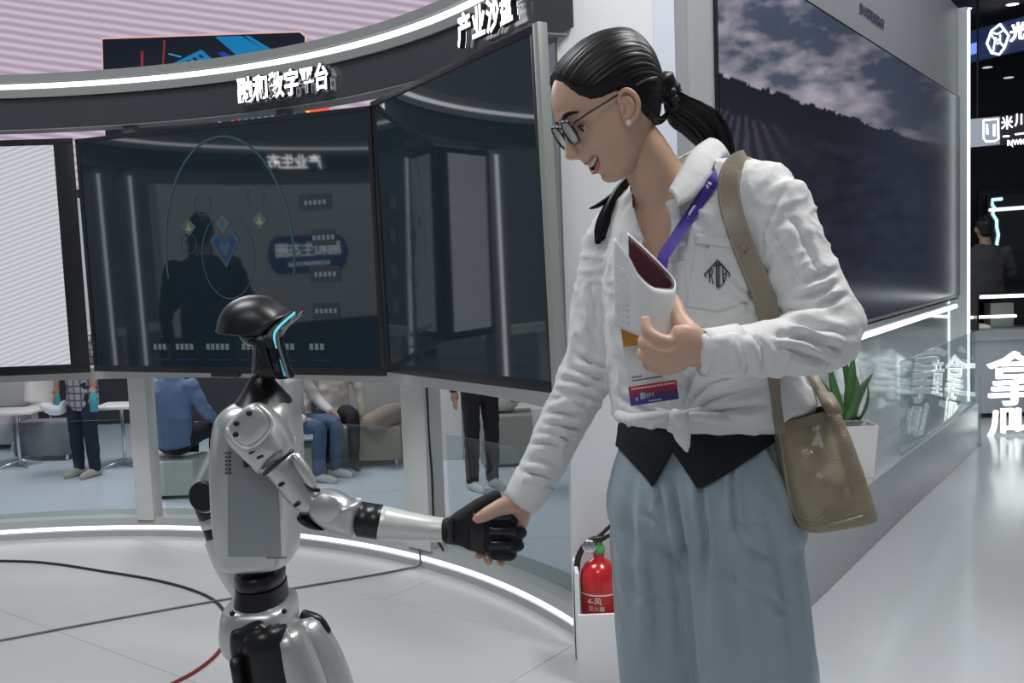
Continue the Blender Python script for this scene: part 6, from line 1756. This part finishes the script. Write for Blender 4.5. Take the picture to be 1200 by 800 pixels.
def bg_person(label, loc, yaw_, pose, top_m, leg_m, shoe, long_sleeve=True, arms=None, lean=0.0, long_hair=False, height=1.0, legs_in=None, hem=0.06):
    """a clothed figure; forward is local +x. pose 'stand' or 'sit'"""
    root = thing('person', label, 'person', loc)
    R_ = Matrix.Translation(Vector(loc)) @ Matrix.Rotation(yaw_, 4, 'Z') @ Matrix.Diagonal((height, height, height, 1))
    w = lambda p: R_ @ Vector(p)
    zh = 0.92 if pose == 'stand' else 0.50
    dz = zh - 0.92
    # skin: head, neck, hands, all one mesh with a core inside the clothes
    ln = lean
    hx = 0.03 + ln * 0.62
    def tb(pts, rr, **k): return tube([w(p) for p in pts], [tuple(height * q for q in r) if hasattr(r, '__len__') else r * height for r in rr], **k)
    hz = 1.58 + dz
    sk = [tb([(hx - .005, 0, hz - .10), (hx + .02, 0, hz - .055), (hx + .012, 0, hz), (hx, 0, hz + .06), (hx - .005, 0, hz + .105)], [(.035, .038), (.062, .058), (.088, .072), (.090, .074), (.055, .045)], seg=20, ref=(R_.to_3x3() @ Vector((1, 0, 0)))),
          tb([(ln * .5, 0, hz - .22), (hx - .01, 0, hz - .08)], [.06, .048], seg=16), tb([(hx + .085, 0, hz + .02), (hx + .105, 0, hz - .015), (hx + .092, 0, hz - .03)], [.008, .013, .010], seg=8)]
    for s in (-1, 1): sk.append(tb([(hx - .005, s * .075, hz + .02), (hx - .01, s * .084, hz - .005), (hx - .002, s * .076, hz - .03)], [.010, .014, .008], seg=8))
    sk.append(tb([(ln * .05, 0, zh), (ln * .5, 0, hz - .22)], [(.09, .14), (.09, .15)], seg=16, ref=(R_.to_3x3() @ Vector((1, 0, 0)))))
    arms = arms or [((.02, .26, 1.13), (.06, .27, .88)), ((.02, -.26, 1.13), (.06, -.27, .88))]
    shp = [tb([(-.005, 0, zh - hem), (-.005, 0, zh - hem * .5), (0, 0, zh + .05), (ln * .2, 0, zh + .2), (ln * .42, 0, zh + .38), (ln * .5, 0, zh + .49)], [(.122, .172), (.120, .168), (.118, .165), (.115, .160), (.115, .165), (.07, .12)], seg=28, ref=(R_.to_3x3() @ Vector((1, 0, 0))))]
    for s, (el, wr) in zip((1, -1), arms):
        sh = (ln * .45, s * .17, 1.38 + dz); el = (el[0], el[1], el[2] + dz); wr = (wr[0], wr[1], wr[2] + dz)
        if long_sleeve: shp.append(tb([sh, el, wr], [.066, .054, .042], seg=16))
        else:
            md = tuple(a * .25 + b * .75 for a, b in zip(sh, el)); shp.append(tb([sh, md], [.068, .062], seg=16))
        d = Vector(wr) - Vector(el); d.normalize()
        sk.append(tb([sh, el, wr], [.040, .036, .027], seg=12))
        hnd = Vector(wr) + d * .08
        sk.append(tb([wr, tuple(Vector(wr) + d * .045), tuple(hnd)], [(.026, .02), (.040, .018), (.034, .014)], seg=12))
        for q in range(4):
            o_ = Vector((.026 - .017 * q, 0, 0)) if abs(d.z) > .6 else Vector((0, 0, .026 - .017 * q))
            sk.append(tb([tuple(hnd + o_), tuple(hnd + o_ + d * .04 + Vector((.0, 0, -.004))), tuple(hnd + o_ + d * .065 + Vector((.006, 0, -.012)))], [.010, .009, .007], seg=8))
        sk.append(tb([tuple(Vector(wr) + d * .02 + Vector((.02, 0, .0))), tuple(Vector(wr) + d * .06 + Vector((.045, 0, .005)))], [.012, .009], seg=8))
    pan = [tb([(0, 0, zh - .10), (0, 0, zh), (0, 0, zh + .06)], [(.10, .15), (.112, .158), (.105, .15)], seg=24, ref=(R_.to_3x3() @ Vector((1, 0, 0))))]
    shoes = []
    for i, s in enumerate((1, -1)):
        if pose == 'stand':
            kx, ax = (legs_in[i] if legs_in else (.02, .0))
            pts = [(0, s * .085, zh - .04), (kx, s * .095, .49), (ax, s * .10, .07)]
            rr = [.088, .070, .056]
        else:
            pts = [(0, s * .09, zh - .02), (.42, s * .12, zh + .0), (.40, s * .12, .07)]
            pts = [pts[0], (.22, s * .11, zh + .01), pts[1], (.43, s * .12, zh - .16), pts[2]]
            rr = [.092, .082, .068, .062, .050]
        pan.append(tb(pts, rr, seg=18))
        a = pts[-1]
        sk.append(tb([pts[-2], a], [.04, .035], seg=10))
        shoes.append(tb([(a[0] - .06, a[1], .040), (a[0] + .02, a[1], .046), (a[0] + .13, a[1], .032), (a[0] + .19, a[1], .024)], [(.034, .036), (.040, .045), (.040, .028), (.026, .016)], seg=16))
    b = obj_from_mesh('body', fuse(sk, .009, 3), skin_bg, root)
    sm_ = fuse(shp, .012, 5)
    v_, n_ = mesh_np(sm_)
    am = np.array([noise.noise(Vector((p[0] * 9, p[1] * 9, p[2] * 17))) for p in v_]); set_np(sm_, v_ + n_ * (am * .012)[:, None])
    obj_from_mesh('shirt', sm_, top_m, root)
    pm_ = fuse(pan, .012, 5)
    v_, n_ = mesh_np(pm_)
    am = np.array([noise.noise(Vector((p[0] * 9 + 5, p[1] * 9, p[2] * 13))) for p in v_]); set_np(pm_, v_ + n_ * (am * .009)[:, None])
    obj_from_mesh('trousers', pm_, leg_m, root)
    for sv in shoes: make_obj('shoe', sv[0], sv[1], shoe, root)
    hc_ = [tb([(hx - .012, 0, hz + .02), (hx - .012, 0, hz + .07), (hx - .012, 0, hz + .112)], [(.093, .080), (.092, .078), (.045, .040)], seg=20, ref=(R_.to_3x3() @ Vector((1, 0, 0)))),
           tb([(hx - .055, 0, hz - .05), (hx - .05, 0, hz + .03)], [(.035, .055), (.055, .068)], seg=16, ref=(R_.to_3x3() @ Vector((1, 0, 0))))]
    if long_hair: hc_.append(tb([(hx - .06, 0, hz + .05), (hx - .10, 0, hz - .10), (hx - .13, 0, hz - .30)], [(.05, .07), (.045, .085), (.02, .05)], seg=16, ref=(R_.to_3x3() @ Vector((1, 0, 0)))))
    obj_from_mesh('hair', fuse(hc_, .009, 3), hair_bg, root)
    return root
def fl(px, py): return onz(px, py, ZL)
cotton = M('cotton_white', (0.62, 0.61, 0.58), 0.8); blue_sh = M('cotton_blue', (0.11, 0.17, 0.30), 0.8); jean = M('denim', (0.07, 0.12, 0.21), 0.8, var=0.15, nscale=12); navy_t = M('navy_cloth', (0.018, 0.024, 0.050), 0.85); blk_t = M('black_trousers', (0.010, 0.010, 0.014), 0.85)
shoe_b = M('shoe_beige', (0.52, 0.48, 0.40), 0.6); shoe_w = M('shoe_pale', (0.6, 0.6, 0.58), 0.5); shoe_k = M('shoe_black', (0.015, 0.015, 0.015), 0.5)
# man in the plaid shirt
p = fl(103, 557); PLY = p.y
bg_person('standing man in grey plaid shirt and navy jeans beyond the low glass', (p.x, p.y, ZL), math.radians(-112), 'stand', plaid('plaid_grey', (0.42, 0.41, 0.42), (0.12, 0.12, 0.14)), navy_t, shoe_b, long_sleeve=False,
          arms=[((.03, .25, 1.13), (.10, .25, .90)), ((.0, -.27, 1.13), (.05, -.27, .88))], hem=0.22)
PM = Matrix.Translation((p.x, p.y, ZL)) @ Matrix.Rotation(math.radians(-112), 4, 'Z')
hx_ = PM @ Vector((.05, -.30, .72))
hel = thing('carry_bag', 'white and cyan handled bundle carried by the man in plaid', 'bag', hx_)
v, f = tube([hx_ + Vector((-.13, 0, -.02)), hx_ + Vector((-.05, 0, -.05)), hx_ + Vector((.05, 0, -.06)), hx_ + Vector((.09, 0, .01))], [(.03, .05), (.06, .08), (.055, .08), (.02, .05)], seg=16); make_obj('shell', v, f, M('bundle_white', (0.75, 0.78, 0.82), 0.4), hel)
v, f = tube([hx_ + Vector((.02, -.02, -.06)), hx_ + Vector((.035, -.03, .03)), hx_ + Vector((.04, -.03, .08))], [(.03, .02), (.035, .02), (.025, .02)], seg=12); make_obj('handle', v, f, M('bundle_cyan', (0.05, 0.35, 0.45), 0.4), hel)
hx_ = PM @ Vector((.12, .26, .76))
v, f = lathe([(.001, -.10), (.035, -.10), (.038, -.09), (.038, .05), (.02, .08), (.018, .10), (.001, .10)], hx_, seg=20)
tag(make_obj('water_bottle', v, f, M('bundle_cyan')), 'cyan bottle in the hand of the man in plaid', 'bottle')
# chair and tables
shell_w = M('chair_shell_white', (0.66, 0.65, 0.63), 0.4)
def cafe_chair(px, py, yaw_, label):
    p = fl(px, py)
    r = thing('cafe_chair', label, 'chair', (p.x, p.y, ZL))
    mt = Matrix.Translation((p.x, p.y, ZL)) @ Matrix.Rotation(yaw_, 4, 'Z')
    V = []; Fc = []
    prof = [(.24, .46), (.20, .445), (.0, .43), (-.17, .44), (-.215, .48), (-.235, .56), (-.255, .70), (-.262, .82)]
    pf = cr(prof, 4)
    for (x, z) in pf:
        for j in range(9):
            y = (j / 8 - .5) * .44; V.append(mt @ Vector((x + .10 * (y / .22) ** 2 * (1 if z > .5 else .1), y, z + .02 * (y / .22) ** 2)))
    for i in range(len(pf) - 1):
        for j in range(8): Fc.append((i * 9 + j, i * 9 + j + 1, (i + 1) * 9 + j + 1, (i + 1) * 9 + j))
    s = make_obj('seat_shell', V, Fc, shell_w, r); md = s.modifiers.new('t', 'SOLIDIFY'); md.thickness = .018
    for sx in (.17, -.17):
        for sy in (.17, -.17):
            v, f = tube([mt @ Vector((sx * .6, sy * .6, .42)), mt @ Vector((sx * 1.15, sy * 1.15, .0))], [.012, .010], seg=8, n=1); make_obj('leg', v, f, chrome, r)
    return r
def cafe_table(px, py, w, d, h, label):
    p = fl(px, py)
    r = thing('side_table', label, 'table', (p.x, p.y, ZL))
    MB().box((p.x, p.y, ZL + h), (w, d, .03), bev=.01).build('table_top', M('table_white', (0.72, 0.72, 0.72), 0.35), r)
    v, f = tube([(p.x, p.y, ZL + h - .01), (p.x, p.y, ZL + .02)], [.018, .018], seg=12, n=1); make_obj('column', v, f, chrome, r)
    for k in range(4):
        a = math.pi / 4 + k * math.pi / 2
        v, f = tube([(p.x, p.y, ZL + .06), (p.x + .22 * math.cos(a), p.y + .22 * math.sin(a), ZL + .012)], [.016, .012], seg=8, n=1); make_obj('foot', v, f, chrome, r)
    return r
cafe_chair(44, 526, math.radians(-100), 'white shell chair behind the small table beside the man in plaid')
cafe_table(24, 546, .50, .42, .58, 'white table on a steel column beside the grey bench')
cafe_table(147, 545, .46, .42, .62, 'white table on a steel column behind the man in plaid')
def upholstered(name, px0, px1, py, h, d, mat, label, back=0.0, cat='sofa'):
    a = fl(px0, py); b = fl(px1, py); c = (a + b) / 2; w = b.x - a.x
    r = thing(name, label, cat, (c.x, c.y + d / 2, ZL))
    MB().box((c.x, c.y + d / 2, ZL + .06 + (h - .06) / 2), (w, d, h - .06), bev=.03).build('seat', mat, r)
    if back: MB().box((c.x, c.y + d - .08, ZL + h + back / 2), (w, .16, back), bev=.04).build('backrest', mat, r)
    for sx in (-1, 1):
        for sy in (.06, d - .06):
            v, f = tube([(c.x + sx * (w / 2 - .06), c.y + sy, ZL + .07), (c.x + sx * (w / 2 - .06), c.y + sy, ZL + .0)], .018, seg=10, n=1, cap=False); make_obj('foot', v, f, chrome, r)
    return r
g_up = M('upholstery_grey', (0.20, 0.21, 0.23), 0.7); b_up = M('upholstery_beige', (0.38, 0.33, 0.26), 0.8, bump=.2); l_up = M('upholstery_light', (0.46, 0.46, 0.47), 0.7)
upholstered('bench', 20, 80, 541, .42, .35, g_up, 'grey boxy bench beside the white table', 0, 'bench')
upholstered('armchair', -45, 15, 528, .44, .6, l_up, 'light grey high backed armchair beside the white shell chair', .42, 'armchair')
# blue shirt
ZS = 8.5
def seat_at(px, py, Y): 
    q = at(px, py, Y); return (q.x, q.y, ZL)
q = at(204, 500, 8.7)
bg_person('seated man in blue shirt seen from behind through the glass', (q.x, q.y, ZL), math.radians(75), 'sit', blue_sh, blk_t, shoe_k, arms=[((.05, .27, 1.13), (.28, .22, 1.02)), ((.06, -.27, 1.13), (.30, -.2, 1.02))], height=1.04)
def stool(px, Y, w, h, mat, label, d=None):
    q = at(px, 520, Y)
    r = thing('cube_stool', label, 'stool', (q.x, q.y, ZL))
    MB().box((q.x, q.y, ZL + .03 + h / 2), (w, d or w, h - .0), bev=.02).build('cushion', mat, r)
    MB().box((q.x, q.y, ZL + .016), (w - .08, (d or w) - .08, .03)).build('base', black_plastic, r, smooth=False)
    return r
stool(204, 8.75, .46, .30, M('stool_pale', (0.48, 0.50, 0.46), 0.7), 'pale stool under the man in blue shirt')
# white shirt and jeans
q = at(341, 500, 9.3)
bg_person('seated man in white shirt and blue jeans behind the robot', (q.x, q.y, ZL), math.radians(-28), 'sit', cotton, jean, shoe_w, arms=[((.10, .26, 1.14), (.32, .2, 1.02)), ((.08, -.25, 1.14), (.30, -.16, 1.0))])
stool(343, 9.3, .46, .28, M('stool_green_grey', (0.34, 0.37, 0.32), 0.7), 'green grey stool under the man in jeans', .5)
q = at(392, 500, 9.93)
bg_person('seated person in cream shirt and black trousers on the beige sofa', (q.x, q.y, ZL), math.radians(-72), 'sit', M('cotton_cream', (0.60, 0.55, 0.48), 0.8), blk_t, shoe_k, long_hair=True)
sofa = upholstered('sofa', 376, 470, 548, .40, .75, b_up, 'beige upholstered sofa before the grey partition', 0, 'sofa')
a = at(456, 487, 9.7)
v, f = tube([a + Vector((-.16, -.25, -.04)), a + Vector((0, 0, .0)), a + Vector((.10, .22, .0))], [.10, .115, .10], seg=18); make_obj('bolster', v, f, M('bolster_taupe', (0.26, 0.22, 0.18), 0.8, bump=.2), sofa)
# beyond the wide post
q = onz(566, 572, ZL)
bg_person('standing person in black trousers beyond the wide white post', (q.x, q.y, ZL), math.radians(-60), 'stand', M('cotton_dark', (0.03, 0.03, 0.035), 0.8), blk_t, shoe_w, height=1.0)
st_ = stool(594, 9.6, .50, .46, M('stool_olive', (0.33, 0.35, 0.31), 0.7), 'olive grey cube stool carrying the white bag')
q = st_.location; zt2 = ZL + .03 + .46 + .0
q = at(588, 481, 9.6); q = Vector((q.x, q.y, zt2))
tb_ = thing('tote_bag', 'white bag with a black band on the olive stool', 'bag', q)
v, f = tube([q + Vector((0, 0, .07)), q + Vector((0, 0, .13)), q + Vector((0, 0, .22)), q + Vector((0, 0, .30))], [(.12, .16), (.12, .165), (.10, .145), (.07, .12)], seg=24, ref=(0, 1, 0)); make_obj('bag_body', v, f, cotton, tb_)
v, f = tube([q + Vector((0, 0, .19)), q + Vector((0, 0, .235))], [(.113, .155), (.107, .148)], seg=24, n=1, ref=(0, 1, 0), cap=False); make_obj('band', v, f, shoe_k, tb_)
a0 = at(503, 480, 9.9); b0 = at(541, 480, 9.9)
kb = MB().box(((a0.x + b0.x) / 2, 9.95, ZL + .62), (b0.x - a0.x, .30, 1.24), bev=.004).build('kiosk', M('kiosk_white', (0.72, 0.72, 0.71), 0.45))
tag(kb, 'plain white kiosk block beyond the wide white post', 'kiosk')
lb = MB().box((0.18, 10.6, ZL + .20), (0.8, .5, .40), bev=.01).build('low_bench', M('table_white')); tag(lb, 'long low white bench before the grey partition', 'bench')
# two onlookers in dark clothes standing inside the ring, seen only in the monitor glass
dkc = M('cloth_dark_onlooker', (0.012, 0.014, 0.020), 0.8)
bg_person('onlooker in a dark jacket mirrored in the large dark monitor', (-2.92, 3.95, 0.007), math.radians(215), 'stand', dkc, blk_t, shoe_k, arms=[((.10, .25, 1.13), (.26, .10, 1.28)), ((.10, -.25, 1.13), (.26, -.10, 1.28))], height=.98)
bg_person('long haired onlooker in dark clothes beside the other onlooker', (-3.50, 3.70, 0.007), math.radians(205), 'stand', M('cloth_navy_onlooker', (0.014, 0.016, 0.028), 0.8), blk_t, shoe_k, long_hair=True, height=.95)
# staff member behind the far counter
q = at(1155, 320, 8.7)
bg_person('person in pale shirt seen from behind beyond the far counter', (q.x, q.y, 0.0), math.radians(80), 'stand', M('cotton_grey', (0.06, 0.06, 0.07), 0.8), blk_t, shoe_k, height=.93, arms=[((.10, .25, 1.13), (.26, .14, 1.2)), ((.10, -.25, 1.13), (.26, -.14, 1.2))])
